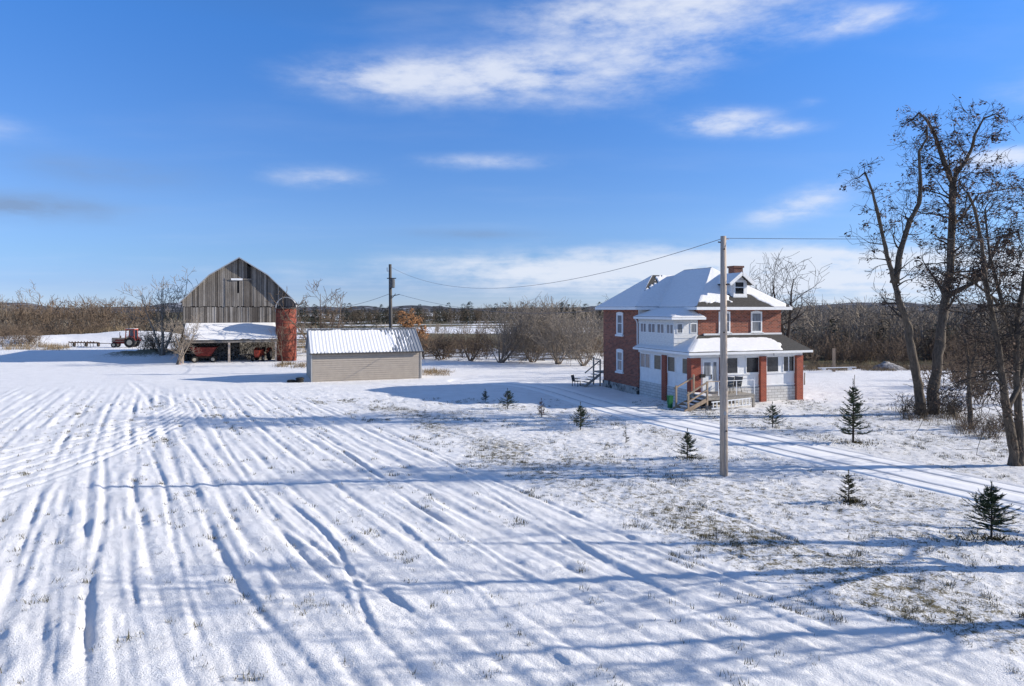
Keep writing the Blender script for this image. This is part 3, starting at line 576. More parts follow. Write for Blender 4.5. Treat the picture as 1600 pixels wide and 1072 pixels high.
# back steps
P(MB().box(-.25, 1.2, 12.75, 14.1, .95, 1.05), 'landing', 'deckwood')
for x_, y_ in ((-.2, 12.8), (-.2, 14.05), (1.1, 14.05)): P(MB().box(x_ - .05, x_ + .05, y_ - .05, y_ + .05, -.4, 2.1), 'rail_post', 'deckwood')
for i in range(5): z_ = 1.0 - .2 * (i + 1); xx = -.25 - .28 * i; P(MB().box(xx - .28, xx, 12.8, 13.95, z_ - .04, z_), 'stair_tread', 'deckwood')
P(MB().bar((-.22, 12.77, 2.0), (-1.6, 12.77, 1.0), .05, .09), 'handrail', 'deckwood'); P(MB().bar((-.2, 12.80, 2.05), (-.2, 14.05, 2.05), .05, .08), 'handrail', 'deckwood'); P(MB().bar((-.22, 12.77, .85), (-1.65, 12.77, -.15), .05, .2), 'stringer', 'deckwood')
# things on and beside the porch
def hw(x, y, z=0): a, b = hf_.w(x, y); return (a, b, z)
def sling_chair(loc, rz, label, group=None):
    c = thing('patio_chair', loc, label, 'chair', rz, group)
    P(MB().box(-.24, .24, -.25, .22, .40, .43), 'seat', 'sling', c); P(MB().bar((0, .22, .43), (0, .46, 1.02), .48, .03), 'backrest', 'sling', c)
    for sx in (-.26, .26):
        P(MB().tube([(sx, -.28, 0), (sx, -.26, .40), (sx, .05, .43), (sx, .22, .42), (sx, .48, 1.05)], .016, 5).tube([(sx, .34, 0), (sx, .10, .43)], .016, 5), 'side_frame', 'black_metal', c)
        P(MB().tube([(sx, -.27, .40), (sx, -.28, .62), (sx, .30, .64)], .016, 5), 'armrest', 'black_metal', c)
    return c
sling_chair(hw(2.15, -.9, DZ_), hf_.th - R(62), 'left grey sling patio chair on the front deck'); sling_chair(hw(2.85, -.85, DZ_), hf_.th - R(62), 'right grey sling patio chair on the front deck beside white railing')
gc_ = thing('garden_chair', hw(-2.0, 13.6, gz(*hw(-2.0, 13.6)[:2]) - .02), 'small black garden chair standing by the back steps of the house', 'chair', R(60))
P(MB().box(-.28, .28, -.28, .25, .40, .44), 'seat', 'black_metal', gc_); P(MB().bar((0, .25, .44), (0, .36, .92), .54, .03), 'backrest', 'black_metal', gc_)
for sx in (-.25, .25):
    for sy in (-.25, .24): P(MB().bar((sx, sy, 0), (sx, sy, .41), .04), 'leg', 'black_metal', gc_)
    P(MB().bar((sx, -.25, .62), (sx, .28, .62), .04), 'armrest', 'black_metal', gc_)
gb = thing('bin', hw(-1.75, -.30, gz(*hw(-1.75, -.3)[:2])), 'green plastic bin beside the porch steps', 'bin', hf_.th)
P(MB().add([(-.11, -.11, 0), (.11, -.11, 0), (.11, .11, 0), (-.11, .11, 0), (-.15, -.15, .75), (.15, -.15, .75), (.15, .15, .75), (-.15, .15, .75)], [(3, 2, 1, 0), (4, 5, 6, 7), (0, 1, 5, 4), (1, 2, 6, 5), (2, 3, 7, 6), (3, 0, 4, 7)]), 'bin_body', 'green', gb); P(MB().box(-.165, .165, -.165, .165, .75, .80), 'lid', 'green', gb)
ld = thing('ladder', hw(.05, dk - .22, .04), 'white extension ladder lying on its edge along the front of the deck', 'ladder', hf_.th)
for z0_, z1_ in ((.02, .16), (.42, .56)): P(MB().bar((0, 0, z0_), (2.95, .02, z1_), .04, .07), 'ladder_rail', 'trim', ld)
for i in range(11): x_ = .12 + i * .27; P(MB().bar((x_, 0, .05 + .047 * x_), (x_, .0, .40 + .047 * x_), .05, .05), 'rung', 'trim', ld)

# ------------------------------------------------------------------ barn
bf = Frame(283, 78, 19); BY = 4.0
barn = thing('barn', (bf.o[0], bf.o[1], 0), 'weathered grey board gambrel barn with snow-topped lean-to on its front', 'barn', bf.th)
bx = lambda p, y=BY: bf.hx(p, y); bz = lambda r, p, y=BY: bf.hz(r, bx(p, y), y)
gam = [(bx(281), bz(472, 281)), (bx(327), bz(429, 327)), (bx(374), bz(402, 374)), (bx(418.5), bz(429, 418.5)), (bx(466), bz(475, 466))]
xl, xr = bx(285), bx(462); zsplit = bz(479, 374); zlow = bz(505, 374)
def gam_z(x):
    for (a, za), (b, zb) in zip(gam[:-1], gam[1:]):
        if a <= x <= b: return za + (zb - za) * (x - a) / (b - a)
    return gam[0][1] if x < gam[0][0] else gam[-1][1]
core = [(xl + .05, 0), (xr - .05, 0), (xr - .05, gam_z(xr) - .4), (gam[3][0], gam[3][1] - .4), (gam[2][0], gam[2][1] - .4), (gam[1][0], gam[1][1] - .4), (xl + .05, gam_z(xl) - .4)]
P(MB().prism(core, BY + .12, BY + 22), 'barn_core', 'barn_dark', barn)
x = xl
missing = [(bx(385.5), bx(391.5), bz(435, 388), bz(414, 388)), (bx(385.6), bx(387.6), bz(477, 386), bz(437, 386)), (bx(372), bx(373), bz(458, 372), bz(440, 372))]
while x < xr:
    w = rng.uniform(.17, .30); x2 = min(x + w, xr); zt = min(gam_z(x), gam_z(x2)) - .12; d = rng.uniform(0, .03); segs = [(zsplit + rng.uniform(-.04, .06), zt)]
    xm = (x + x2) / 2
    for a, b, z0_, z1_ in missing:
        if a <= xm <= b: segs = [q for s0, s1 in segs for q in ((s0, min(s1, z0_)), (max(s0, z1_), s1)) if q[1] - q[0] > .2]
    for s0, s1 in segs:
        zz = s1 if s1 < zt - .01 else None
        mb = MB(); t0 = gam_z(x) - .12 if zz is None else zz; t1 = gam_z(x2) - .12 if zz is None else zz; g_ = rng.uniform(.01, .06)
        mb.add([(x, BY + d, s0), (x2 - g_, BY + d, s0), (x2 - g_, BY + d, t1), (x, BY + d, t0), (x, BY + d + .03, s0), (x2 - g_, BY + d + .03, s0), (x2 - g_, BY + d + .03, t1), (x, BY + d + .03, t0)],
               [(0, 1, 2, 3), (7, 6, 5, 4), (1, 0, 4, 5), (2, 1, 5, 6), (3, 2, 6, 7), (0, 3, 7, 4)]); P(mb, 'board', 'barn', barn)
    x = x2
x = xl + .1
while x < xr - .05:
    w = rng.uniform(.17, .32); x2 = min(x + w, xr); d = rng.uniform(.03, .07); g_ = rng.uniform(.01, .06)
    P(MB().box(x, x2 - g_, BY + d, BY + d + .03, zlow - .5 + rng.uniform(-.1, .1), zsplit - .02 + rng.uniform(-.10, .0)), 'board', 'barn', barn); x = x2
P(MB().box(bx(352), bx(393), BY - .05, BY - .005, bz(437, 370) - .03, bz(435.3, 370) + .02), 'door_track', 'barn', barn); P(MB().box(bx(361), bx(379), BY - .09, BY - .055, bz(438, 370), bz(435, 370)), 'track_cover', 'trim', barn)
P(MB().box(bx(352), bx(353), BY - .04, BY - .005, zsplit, bz(437, 352)), 'door_edge', 'barn', barn)
rfm = MB()
for (a, za), (b, zb) in zip(gam[:-1], gam[1:]): rfm.slab([(a, BY - .55, za), (b, BY - .55, zb), (b, BY + 22.4, zb), (a, BY + 22.4, za)], .14)
brf = P(rfm, 'barn_roof', 'steel', barn)
P(MB().box(xl + .1, xr - .1, BY - .06, BY + .1, -.3, zlow - .35), 'stone_wall', 'stone_shaded', barn)
P(MB().prism([(xl, -.3), (xl + .3, -.3), (xl + .3, gam_z(xl) - .3), (xl, gam_z(xl) - .3)], BY + .15, BY + 22), 'side_wall', 'barn', barn); P(MB().prism([(xr - .3, -.3), (xr, -.3), (xr, gam_z(xr) - .3), (xr - .3, gam_z(xr) - .3)], BY + .15, BY + 22), 'side_wall', 'barn', barn)
le0, le1 = bf.hx(285, -.3), bf.hx(434, -.3); lt0, lt1 = bx(290), bx(430); ze = bf.hz(531, 5, -.3); zt_ = bz(504.5, 360)
lp = [(le0, -.3, ze), (le1, -.3, ze), (lt1, BY - .02, zt_), (lt0, BY - .02, zt_)]
lr = P(MB().slab(lp, .09), 'lean_to_roof', 'eave_dark', barn)
def lmask(s, t, p): n = fbm(p[..., 0] * .9, p[..., 1] * 1.6, 33); return 1 - sstep(.50, .66, n + .35 * sstep(.14, .0, s) - .22 * sstep(.0, .08, t) + .10 * sstep(.1, 0, t) + .14) * .9 * sstep(.35, 0, s + t * .4) - .9 * sstep(.58, .62, n) * sstep(.08, .02, t)
roof_sheet('snow', lp, lmask, lr, .055, 110)
P(MB().box(le0 + .1, le1 - .1, -.25, -.1, ze - .34, ze - .1), 'lean_to_beam', 'barn', barn)
for p_ in (285.5, 358, 431): x_ = bf.hx(p_, -.15); P(MB().box(x_ - .11, x_ + .11, -.26, -.05, -.3, ze - .33), 'lean_to_post', 'pole', barn)
P(MB().add([(lt0, BY - .1, zlow), (lt0 - .2, -.2, ze - .15), (lt0 - .2, -.2, ze - .3), (lt0, BY - .1, -.2)], [(0, 1, 2, 3)]), 'end_boards', 'barn', barn)
def bw_(x, y, z=0): a, b = bf.w(x, y); return (a, b, z)
# silo in front of the barn's right corner
sx_, sy_ = bf.hx(447, 1.3), 1.3; sr_ = 1.2; stop = 6.25
silo = thing('silo', bw_(sx_, sy_), 'short round rust-red silo with a bare steel hoop on top beside the barn', 'silo', bf.th)
P(MB().tube([(0, 0, -.4), (0, 0, 2), (0, 0, 4), (0, 0, stop)], sr_, 40), 'silo_wall', 'silo', silo, True)
for k in range(9): z_ = .4 + k * .68; P(MB().tube([(0, 0, z_), (0, 0, z_ + .04)], sr_ + .018, 40, False), 'hoop_band', 'rust', silo)
P(MB().tube([(sr_ * .98 * math.cos(q), 0, stop + .15 + 1.25 * math.sin(q)) for q in np.linspace(0, math.pi, 22)], .055, 6), 'top_hoop', 'steel', silo)
for s_ in (-1, 1): P(MB().box(s_ * sr_ - .05, s_ * sr_ + .05, -.05, .05, .2 if s_ > 0 else stop - .4, stop + .2), 'hoop_upright', 'steel', silo)
P(MB().tube([(0, 0, stop - .02), (0, 0, stop + .08)], [sr_ + .06, sr_ + .06], 40), 'rim', 'rust', silo)
# machines under the lean-to
def wheel(parent, c, r, w, name='wheel', hub='rim', axis=(1, 0, 0)):
    a = Vector(axis).normalized(); c = Vector(c); o = P(MB().tube([c - a * w * .5, c - a * w * .42, c + a * w * .42, c + a * w * .5], [r * .86, r, r, r * .86], 20), name, 'tyre', parent, False)
    P(MB().tube([c - a * w * .53, c + a * w * .53], r * .52, 14), 'rim', hub, o); return o
gw = thing('gravity_wagon', bw_(bf.hx(319, 1.3), 1.3), 'dark red hopper wagon parked under the barn lean-to', 'wagon', bf.th)
P(MB().add([(-.75, -.6, .75), (.75, -.6, .75), (.75, .6, .75), (-.75, .6, .75), (-1.4, -1.0, 1.75), (1.4, -1.0, 1.75), (1.4, 1.0, 1.75), (-1.4, 1.0, 1.75)], [(3, 2, 1, 0), (0, 1, 5, 4), (1, 2, 6, 5), (2, 3, 7, 6), (3, 0, 4, 7)]), 'hopper', 'red', gw)
P(MB().bar((-1.42, -1.02, 1.75), (1.42, -1.02, 1.75), .06, .1).bar((-1.42, 1.02, 1.75), (1.42, 1.02, 1.75), .06, .1).bar((-1.42, -1.02, 1.75), (-1.42, 1.02, 1.75), .06, .1).bar((1.42, -1.02, 1.75), (1.42, 1.02, 1.75), .06, .1), 'hopper_rim', 'red', gw)
P(MB().box(-1.2, 1.4, -.3, .3, .5, .7), 'chassis', 'rust', gw)
for x_ in (-.95, 1.0):
    for y_ in (-.75, .75): wheel(gw, (x_, y_, .38), .38, .22, axis=(0, 1, 0))
def tractor(loc, rz, label, paint, hoodm, cab):
    t_ = thing('tractor', loc, label, 'tractor', rz)       # nose towards local -x
    P(MB().box(-2.0, .1, -.36, .36, .95, 1.55).box(-2.06, -1.99, -.33, .33, .8, 1.5), 'hood', hoodm, t_); P(MB().box(-1.95, .9, -.25, .25, .6, .94), 'chassis', paint, t_)
    P(MB().box(-1.5, -.2, -.372, .372, 1.05, 1.3), 'side_grille', paint, t_)
    for s_ in (-1, 1):
        wheel(t_, (.95, s_ * .85, .82), .82, .42, 'rear_wheel', axis=(0, 1, 0)); wheel(t_, (-1.55, s_ * .7, .42), .42, .24, 'front_wheel', axis=(0, 1, 0))
        P(MB().tube([(.95 + 1.0 * math.cos(q), s_ * .8, .82 + .95 * math.sin(q)) for q in np.linspace(R(10), R(165), 8)], .05, 4).add([(.95 + .95 * math.cos(q), s_ * yy, .85 + .92 * math.sin(q)) for q in np.linspace(R(15), R(160), 8) for yy in (.62, 1.05)], [(2 * i, 2 * i + 1, 2 * i + 3, 2 * i + 2) for i in range(7)]), 'fender', paint, t_)
    P(MB().box(.75, 1.25, -.25, .25, 1.15, 1.3).box(1.2, 1.3, -.25, .25, 1.3, 1.8), 'seat', 'tyre', t_); P(MB().tube([(-1.0, .1, 1.5), (-1.0, .1, 2.45)], .05, 6), 'exhaust_pipe', 'rust', t_); P(MB().tube([(-.75, -.15, 1.5), (-.75, -.15, 1.9)], [.09, .07], 7), 'air_cleaner', 'rust', t_)
    P(MB().tube([(.2, 0, 1.5), (.45, 0, 1.75)], .03, 5).tube([(.45 + .02 * math.cos(q), .2 * math.cos(q), 1.76 + .2 * math.sin(q)) for q in np.linspace(0, 6.283, 13)], .02, 4), 'steering_wheel', 'tyre', t_)
    if cab:
        m_ = MB()
        for x_, y_ in ((.15, -.62), (.15, .62), (1.5, -.62), (1.5, .62)): m_.bar((x_, y_, 1.2), (x_ + (.12 if x_ < 1 else -.05), y_, 2.85), .11)
        for y_ in (-.62, .62): m_.bar((.2, y_, 1.75), (1.5, y_, 1.65), .08)
        P(m_, 'cab_frame', 'orange_red', t_); P(MB().box(.15, 1.6, -.72, .72, 2.84, 2.98), 'cab_roof', 'orange_red', t_); P(MB().box(.24, 1.46, .60, .625, 1.76, 2.82), 'cab_pane', 'curtain', t_)
        P(MB().box(.17, 1.58, -.70, .70, 2.982, 3.02), 'roof_snow', 'snow', t_)
    return t_
lt = tractor(bw_(bf.hx(408, 1.9), 1.9), bf.th + R(75), 'small orange-red tractor parked nose out under the right end of the lean-to', 'orange_red', 'orange_red', False)
lt.scale = (.88, .88, .88)
p = G(197, 543); p.z = gz(p.x, p.y); tractor(p, R(6), 'old red and cream tractor with open cab parked by the snow bank', 'red', 'cream', True)
p = G(131, 542.5); p.z = gz(p.x, p.y); im = thing('field_cultivator', p, 'rusty field cultivator standing on the snow left of the old tractor', 'farm implement', R(4))
for y_ in (-.5, .3): P(MB().bar((-2.0, y_, .7), (2.0, y_, .7), .12), 'crossbeam', 'rust', im)
for i in range(9): x_ = -1.9 + i * .475; P(MB().tube([(x_, -.5, .75), (x_, -.75, .95), (x_, -.95, .6), (x_, -.75, .25), (x_, -.9, .02)], .045, 5), 'tine', 'rust', im); P(MB().bar((x_, -.5, .76), (x_, .3, .76), .08), 'tine_arm', 'rust', im)
for x_ in (-1.9, 0, 1.9): wheel(im, (x_, .75, .36), .36, .2, hub='rust')
P(MB().bar((0, .3, .6), (4.2, .5, .5), .1), 'drawbar', 'rust', im)
p = Vector(bw_(bf.hx(278.5, -.9), -.9)); p.z = gz(p.x, p.y); cn = thing('traffic_cone', p, 'orange and white traffic cone at the left end of the lean-to', 'cone')
P(MB().box(-.2, .2, -.2, .2, 0, .04), 'cone_base', 'cone', cn); P(MB().tube([(0, 0, .04), (0, 0, .28)], [.16, .11], 12), 'cone_body', 'cone', cn); P(MB().tube([(0, 0, .28), (0, 0, .5)], [.11, .07], 12), 'white_band', 'trim', cn); P(MB().tube([(0, 0, .5), (0, 0, .72)], [.07, .03], 12), 'cone_tip', 'cone', cn)

# ------------------------------------------------------------------ garage
gf = Frame(487, 58.5, 20); gar = thing('garage', (gf.o[0], gf.o[1], 0), 'low taupe sided shed with ribbed steel roof half covered in snow', 'shed', gf.th)
gw_, gd = 9.5, 6.4; gh = 2.5; grz = 4.32
P(MB().box(.02, gw_ - .02, .03, gd - .02, -.4, gh), 'wall', 'siding', gar); P(MB().prism([(0, gh), (gd, gh), (gd / 2, grz - .08)], 0, 1), 'gable', 'siding', gar).matrix_local = Matrix(((0, gw_ - .004, 0, .002), (1, 0, 0, 0), (0, 0, 1, 0), (0, 0, 0, 1)))
for i in range(14):
    z_ = -.1 + i * .186
    P(MB().add([(.08, -.035, z_), (gw_ - .08, -.035, z_), (gw_ - .08, -.012, z_ + .166), (.08, -.012, z_ + .166), (.08, .025, z_), (gw_ - .08, .025, z_), (gw_ - .08, .025, z_ + .166), (.08, .025, z_ + .166)], [(0, 1, 2, 3), (1, 0, 4, 5), (3, 2, 6, 7)]), 'siding_board', 'siding', gar)
    P(MB().add([(-.035, .08, z_), (-.035, gd - .08, z_), (-.012, gd - .08, z_ + .166), (-.012, .08, z_ + .166), (.018, .08, z_), (.018, gd - .08, z_), (.018, gd - .08, z_ + .166), (.018, .08, z_ + .166)], [(3, 2, 1, 0), (5, 4, 0, 1), (7, 6, 2, 3)]), 'siding_board', 'siding', gar)
for x_, y_ in ((-.06, -.06), (gw_ - .06, -.06), (-.06, gd - .06)): P(MB().box(x_, x_ + .12, y_, y_ + .12, -.3, gh), 'corner_trim', 'siding_trim', gar)
ro = .28; es = (grz - gh) / (gd / 2); zE = gh - es * ro + .10
fpl = [(-ro * .6, -ro, zE), (gw_ + ro * .6, -ro, zE), (gw_ + ro * .6, gd / 2, grz + .1), (-ro * .6, gd / 2, grz + .1)]; bpl = [(gw_ + ro * .6, gd + ro, zE), (-ro * .6, gd + ro, zE), (-ro * .6, gd / 2, grz + .1), (gw_ + ro * .6, gd / 2, grz + .1)]
grf = P(MB().slab(fpl, .05).slab(bpl, .05), 'metal_roof', 'steel', gar); nrib = 34
rib = None
for i in range(nrib):
    x_ = -ro * .6 + .05 + i * (gw_ + ro * 1.2 - .1) / (nrib - 1); me_ = MB().bar((0, -ro, zE + .012), (0, gd / 2, grz + .112), .06, .05).mesh('roof_rib', M['steel']) if rib is None else rib
    rib = me_; o = link('roof_rib', me_, grf); o.location = (x_, 0, 0)
P(MB().bar((-ro * .6, gd / 2, grz + .13), (gw_ + ro * .6, gd / 2, grz + .13), .3, .03), 'ridge_cap', 'steel', grf)
def gmask(s, t, p):
    n = fbm(p[..., 0] * 2.5, p[..., 1] * 1.2, 44) - .5; ribp = np.cos((p[..., 0] + .12) / ((gw_ + ro * 1.2 - .1) / (nrib - 1)) * 2 * math.pi)
    return 1.15 - sstep(.70, .9, s + n * .25 + .1 * ribp * .6) * .95 - .8 * sstep(.86, .95, t + n * .15 + .02 * ribp) - .7 * sstep(.10, .02, t + n * .2 + .06 * (1 - ribp) * .5) - .5 * sstep(.40, .65, n + .35) * sstep(.45, .8, s)
roof_sheet('snow', fpl, gmask, grf, .055, 210, mod=lambda p: .013 * np.cos((p[..., 0] + ro * .6 - .05) / ((gw_ + ro * 1.2 - .1) / (nrib - 1)) * 2 * math.pi))
P(MB().bar((-.2, -ro - .02, zE - .03), (gw_ + .2, -ro - .02, zE - .03), .05, .09), 'eave_trim', 'eave_dark', gar)
for k, (a_, b_, z_, rt) in enumerate(((-1.0, -.4, 0, 0), (-.95, -.42, .2, 3), (-1.65, -.2, 0, 8))):
    q = gf.w(a_, b_ + .6); ty_ = thing('tyre', (q[0], q[1], gz(*q) + z_), ['bottom old tyre of the pile at the left corner of the shed', 'upper old tyre of the pile at the left corner of the shed', 'single old tyre lying left of the tyre pile by the shed'][k], 'tyre', 0, 'old tyres by the shed')
    m_ = MB(); n_t, r1, r2 = 18, .27, .10
    for i in range(n_t):
        for j in range(8): a = 2 * math.pi * i / n_t; b = 2 * math.pi * j / 8; m_.v.append(((r1 + r2 * math.cos(b)) * math.cos(a), (r1 + r2 * math.cos(b)) * math.sin(a), .1 + .1 * math.sin(b)))
    for i in range(n_t):
        for j in range(8): m_.f.append((i * 8 + j, ((i + 1) % n_t) * 8 + j, ((i + 1) % n_t) * 8 + (j + 1) % 8, i * 8 + (j + 1) % 8))
    P(m_, 'tread', 'tyre', ty_, True)

# ------------------------------------------------------------------ poles and wires
pa = G(1131, 743); pa.z = gz(pa.x, pa.y); pole_a = thing('utility_pole', pa, 'tall pale weathered utility pole in front of the house', 'utility pole')
topa = 6.3 + (HR - 369) / F * pa.y
P(MB().tube([(0, 0, -.5), (0, 0, 3), (-.01, 0, 6), (-.02, 0, topa)], [.155, .145, .125, .105], 14), 'pole_shaft', 'pole', pole_a, True); P(MB().tube([(.10, 0, topa - .12), (.2, 0, topa - .10)], .03, 6), 'insulator', 'trim', pole_a)
P(MB().tube([(0, -.15, -.1), (0, -.145, 2.2)], .02, 5), 'ground_wire', 'wire', pole_a)
for z_, a_ in ((1.7, .4), (5.4, -.3), (7.2, .5), (topa - .5, -.2)): P(MB().tube([(a_ * .12, -.11, z_), (a_ * .14, -.175, z_)], .03, 6), 'bolt', 'rust', pole_a)
P(MB().box(-.045, .045, -.163, -.152, 2.3, 2.44), 'tag_plate', 'steel', pole_a)
P(MB().tube([(-.02, 0, topa - .25), (-.22, 0, topa - .22)], .025, 6), 'wire_clevis', 'rust', pole_a)
Db = 67.0; pbx = (610.5 - 800) / F * Db; pole_b = thing('utility_pole', (pbx, Db, 0), 'dark utility pole with a transformer behind the shed', 'utility pole'); topb = H + (HR - 413) / F * Db
zr = lambda r: H + (HR - r) / F * Db
P(MB().tube([(0, 0, -.5), (0, 0, 5), (-.06, 0, topb)], [.19, .17, .14], 10), 'pole_shaft', 'pole_dark', pole_b, True); P(MB().tube([(.18, -.2, zr(450)), (.18, -.2, zr(449)), (.18, -.2, zr(437)), (.18, -.2, zr(436))], [.2, .27, .27, .2], 12), 'transformer', 'transformer', pole_b)
P(MB().bar((-.35, -.1, zr(435)), (.55, -.1, zr(435)), .09), 'bracket', 'pole_dark', pole_b); P(MB().bar((-.35, 0, zr(424)), (-.1, 0, zr(423)), .05).bar((-.35, 0, zr(424)), (-.35, 0, zr(418)), .06), 'insulator', 'steel', pole_b)
P(MB().bar((.1, -.1, zr(463)), (.9, -.1, zr(460)), .07).bar((.15, -.1, zr(466)), (.5, -.1, zr(459)), .06), 'service_bracket', 'pole_dark', pole_b)
def wire(a, b, sag, r, label):
    a, b = Vector(a), Vector(b); o = MB().tube([a.lerp(b, i / 24) - Vector((0, 0, sag * 4 * (i / 24) * (1 - i / 24))) for i in range(25)], r, 4).build('overhead_wire', M['wire']); return tag(o, label, 'wire')
A0 = Vector((pa.x - .02, pa.y, topa - .08)); B0 = Vector((pbx - .05, Db, zr(417)))
wire(B0, A0, 2.0, .013, 'overhead wire sagging between the two utility poles'); wire(A0, (34, 24.5, H + (HR - 362) / F * 24.5), .12, .012, 'overhead wire running right from the top of the near utility pole')
q = bw_(bx(452), BY - .1, 6.7); wire((pbx - .1, Db, zr(459)), q, .9, .02, 'service wire from the far utility pole to the barn')
q = hw(0.0, 12.4, 6.2); wire((pbx + .8, Db - .1, zr(460)), q, .9, .02, 'service wire from the far utility pole to the back of the house')
q = hw(9.2, 2.4, 6.85); wire(q, (42, 50, H + 1.2), .6, .014, 'service wire running right from the house roof corner')

# ------------------------------------------------------------------ plants
UP = Vector((0, 0, 1))
class Tree:
    def __init__(s, seed): s.r = random.Random(seed); s.trunk = MB(); s.crown = MB(); s.leaf = MB(); s.tips = []
    def limb(s, pts, radii, n=8, mb=None): (mb or s.trunk).tube(pts, radii, n)
    def grow(s, pos, d, length, r0, lvl, maxl, kids=(5, 4, 3), ang=(25, 60), up=.12, wob=.25, minr=.006, shrink=(.45, .7), mb=None, nseg=5):
        rr = s.r; p = Vector(pos); d = Vector(d).normalized(); pts = [p.copy()]; rad = [r0]; dirs = [d.copy()]
        for i in range(nseg):
            d = (d + Vector((rr.uniform(-1, 1), rr.uniform(-1, 1), rr.uniform(-1, 1))) * wob + UP * up).normalized(); p = p + d * length / nseg
            pts.append(p.copy()); rad.append(max(minr, r0 * (1 - .72 * (i + 1) / nseg))); dirs.append(d.copy())
        (mb or s.crown).tube(pts, rad, 3 if r0 < .03 else (5 if r0 < .1 else 8), False)
        s.tips.append((lvl, pts))
        if lvl >= maxl: return
        k = kids[min(lvl, len(kids) - 1)]
        for c in range(k):
            f = rr.uniform(.22, 1.0) if c < k - 1 else 1.0; i = min(int(f * nseg), nseg - 1); q = pts[i].lerp(pts[i + 1], f * nseg - i if f < 1 else 1); dd_ = dirs[i + 1]
            a = R(rr.uniform(*ang)); perp = dd_.orthogonal().normalized(); perp = Matrix.Rotation(rr.uniform(0, 6.283), 3, dd_) @ perp; nd = dd_ * math.cos(a) + perp * math.sin(a)
            s.grow(q, nd, length * rr.uniform(*shrink), max(minr, rad[min(i + 1, nseg)] * rr.uniform(.6, .85)), lvl + 1, maxl, kids, ang, up, wob, minr, shrink, None, max(2, nseg - 1))
    def sprout(s, pts, radii, every, ln, lvl0, maxl, start=.3, rs=.4, tap=.45, **k):           # side branches off a given limb
        rr = s.r; pts = [Vector(p) for p in pts]; L_ = [0]
        for a, b in zip(pts[:-1], pts[1:]): L_.append(L_[-1] + (b - a).length)
        u = L_[-1] * start
        while u < L_[-1]:
            i = max(j for j in range(len(L_) - 1) if L_[j] <= u); f = (u - L_[i]) / max(1e-6, L_[i + 1] - L_[i]); q = pts[i].lerp(pts[i + 1], f); d = (pts[i + 1] - pts[i]).normalized(); r_ = radii[i] * (1 - f) + radii[i + 1] * f
            a = R(rr.uniform(40, 85)); perp = Matrix.Rotation(rr.uniform(0, 6.283), 3, d) @ d.orthogonal().normalized()
            s.grow(q, d * math.cos(a) + perp * math.sin(a), rr.uniform(*ln) * (1 - tap * u / L_[-1]), max(.012, r_ * rs * rr.uniform(.5, 1)), lvl0, maxl, **k); u += every * rr.uniform(.5, 1.5)
    def leaves(s, n, size, minl=2, cl=4):
        rr = s.r; c = [t for t in s.tips if t[0] >= minl]
        for _ in range(n):
            l, pts = rr.choice(c); q = rr.choice(pts[1:])
            sg = rr.uniform(.08, .2)
            for _ in range(rr.randint(5, cl * 5)):
                o = q + Vector((rr.gauss(0, sg), rr.gauss(0, sg), rr.gauss(-.08, sg))); a = Vector((rr.uniform(-1, 1), rr.uniform(-1, 1), rr.uniform(-1, 1))).normalized(); b = a.orthogonal().normalized(); z_ = size * rr.uniform(.5, 1.3)
                s.leaf.add([o - a * z_, o + b * z_ * .45, o + a * z_, o - b * z_ * .45], [(0, 1, 2, 3)])
    def build(s, name, loc, label, cat='tree', group=None, bm='bark', tm='twig', lm='leaf', rz=0):
        t_ = thing(name, loc, label, cat, rz, group)
        if s.trunk.v: P(s.trunk, 'trunk', bm, t_, True)
        cr = P(s.crown, 'crown', tm, t_, True) if s.crown.v else None
        if s.leaf.v: P(s.leaf, 'leaves', lm, cr or t_)
        return t_
def px_limb(px, D0, base, r, depth=0.0):
    """limb traced as photo points on an upright plane at distance D0, leaning by depth metres over its run; local to base"""
    n = len(px); o = []
    for i, (a, b) in enumerate(px):
        D = D0 + depth * (i / max(1, n - 1)) ** 1.2; o.append(Vector(((a - 800) / F * D - base[0], D - base[1], H - (b - HR) / F * D - base[2])))
    rad = [r[0] + (r[1] - r[0]) * (i / (n - 1)) ** .8 for i in range(n)]; return o, rad
def resample(pts, rad, rr):              # finer, knobbly limb with a flared foot
    o, q = [], []
    for i in range(len(pts) - 1):
        for k in range(4):
            f = k / 4; r_ = rad[i] + (rad[i + 1] - rad[i]) * f; j = r_ * .20; o.append(pts[i].lerp(pts[i + 1], f) + Vector((rr.uniform(-j, j), rr.uniform(-j, j), 0)) * (1 if i + k else 0)); q.append(r_ * rr.uniform(.90, 1.10) * (1.35 if i == 0 and k == 0 and rad[0] > .18 else 1))
    o.append(pts[-1]); q.append(rad[-1]); return o, q
def traced_tree(name, base_px, limbs, label, seed, ln, every, maxl, leaves=0, lsize=.10, bm='bark', tm='twig', kids=(4, 4, 3), **k):
    b = G(*base_px); b.z = gz(b.x, b.y); T = Tree(seed); D0 = b.y
    done = []
    for px, r, depth, start in limbs:
        pts, rad = px_limb(px, D0, b, r, depth)
        if done and px[0][1] < base_px[1] - 12:          # a limb that leaves another limb starts inside it
            c = min(done, key=lambda q: (q.x - pts[0].x) ** 2 + (q.z - pts[0].z) ** 2 + .05 * (q.y - pts[0].y) ** 2); d_ = c - pts[0]
            pts = [p_ + Vector((d_.x * max(0, 1 - i / 2), d_.y, d_.z * max(0, 1 - i / 2))) for i, p_ in enumerate(pts)]
        pts, rad = resample(pts, rad, T.r); done += [Vector(p_) for p_ in pts]; T.limb(pts, rad, 10); T.sprout(pts, rad, every, ln, 1, maxl, start=start, kids=kids, tap=.62, **k)
        T.grow(pts[-1], pts[-1] - pts[-2] - Vector((0, 0, .3)), ln[1] * .3, rad[-1], 1, maxl, kids=kids, **k)
    if leaves: T.leaves(leaves, lsize, 2)
    return T.build(name, b, label, bm=bm, tm=tm)
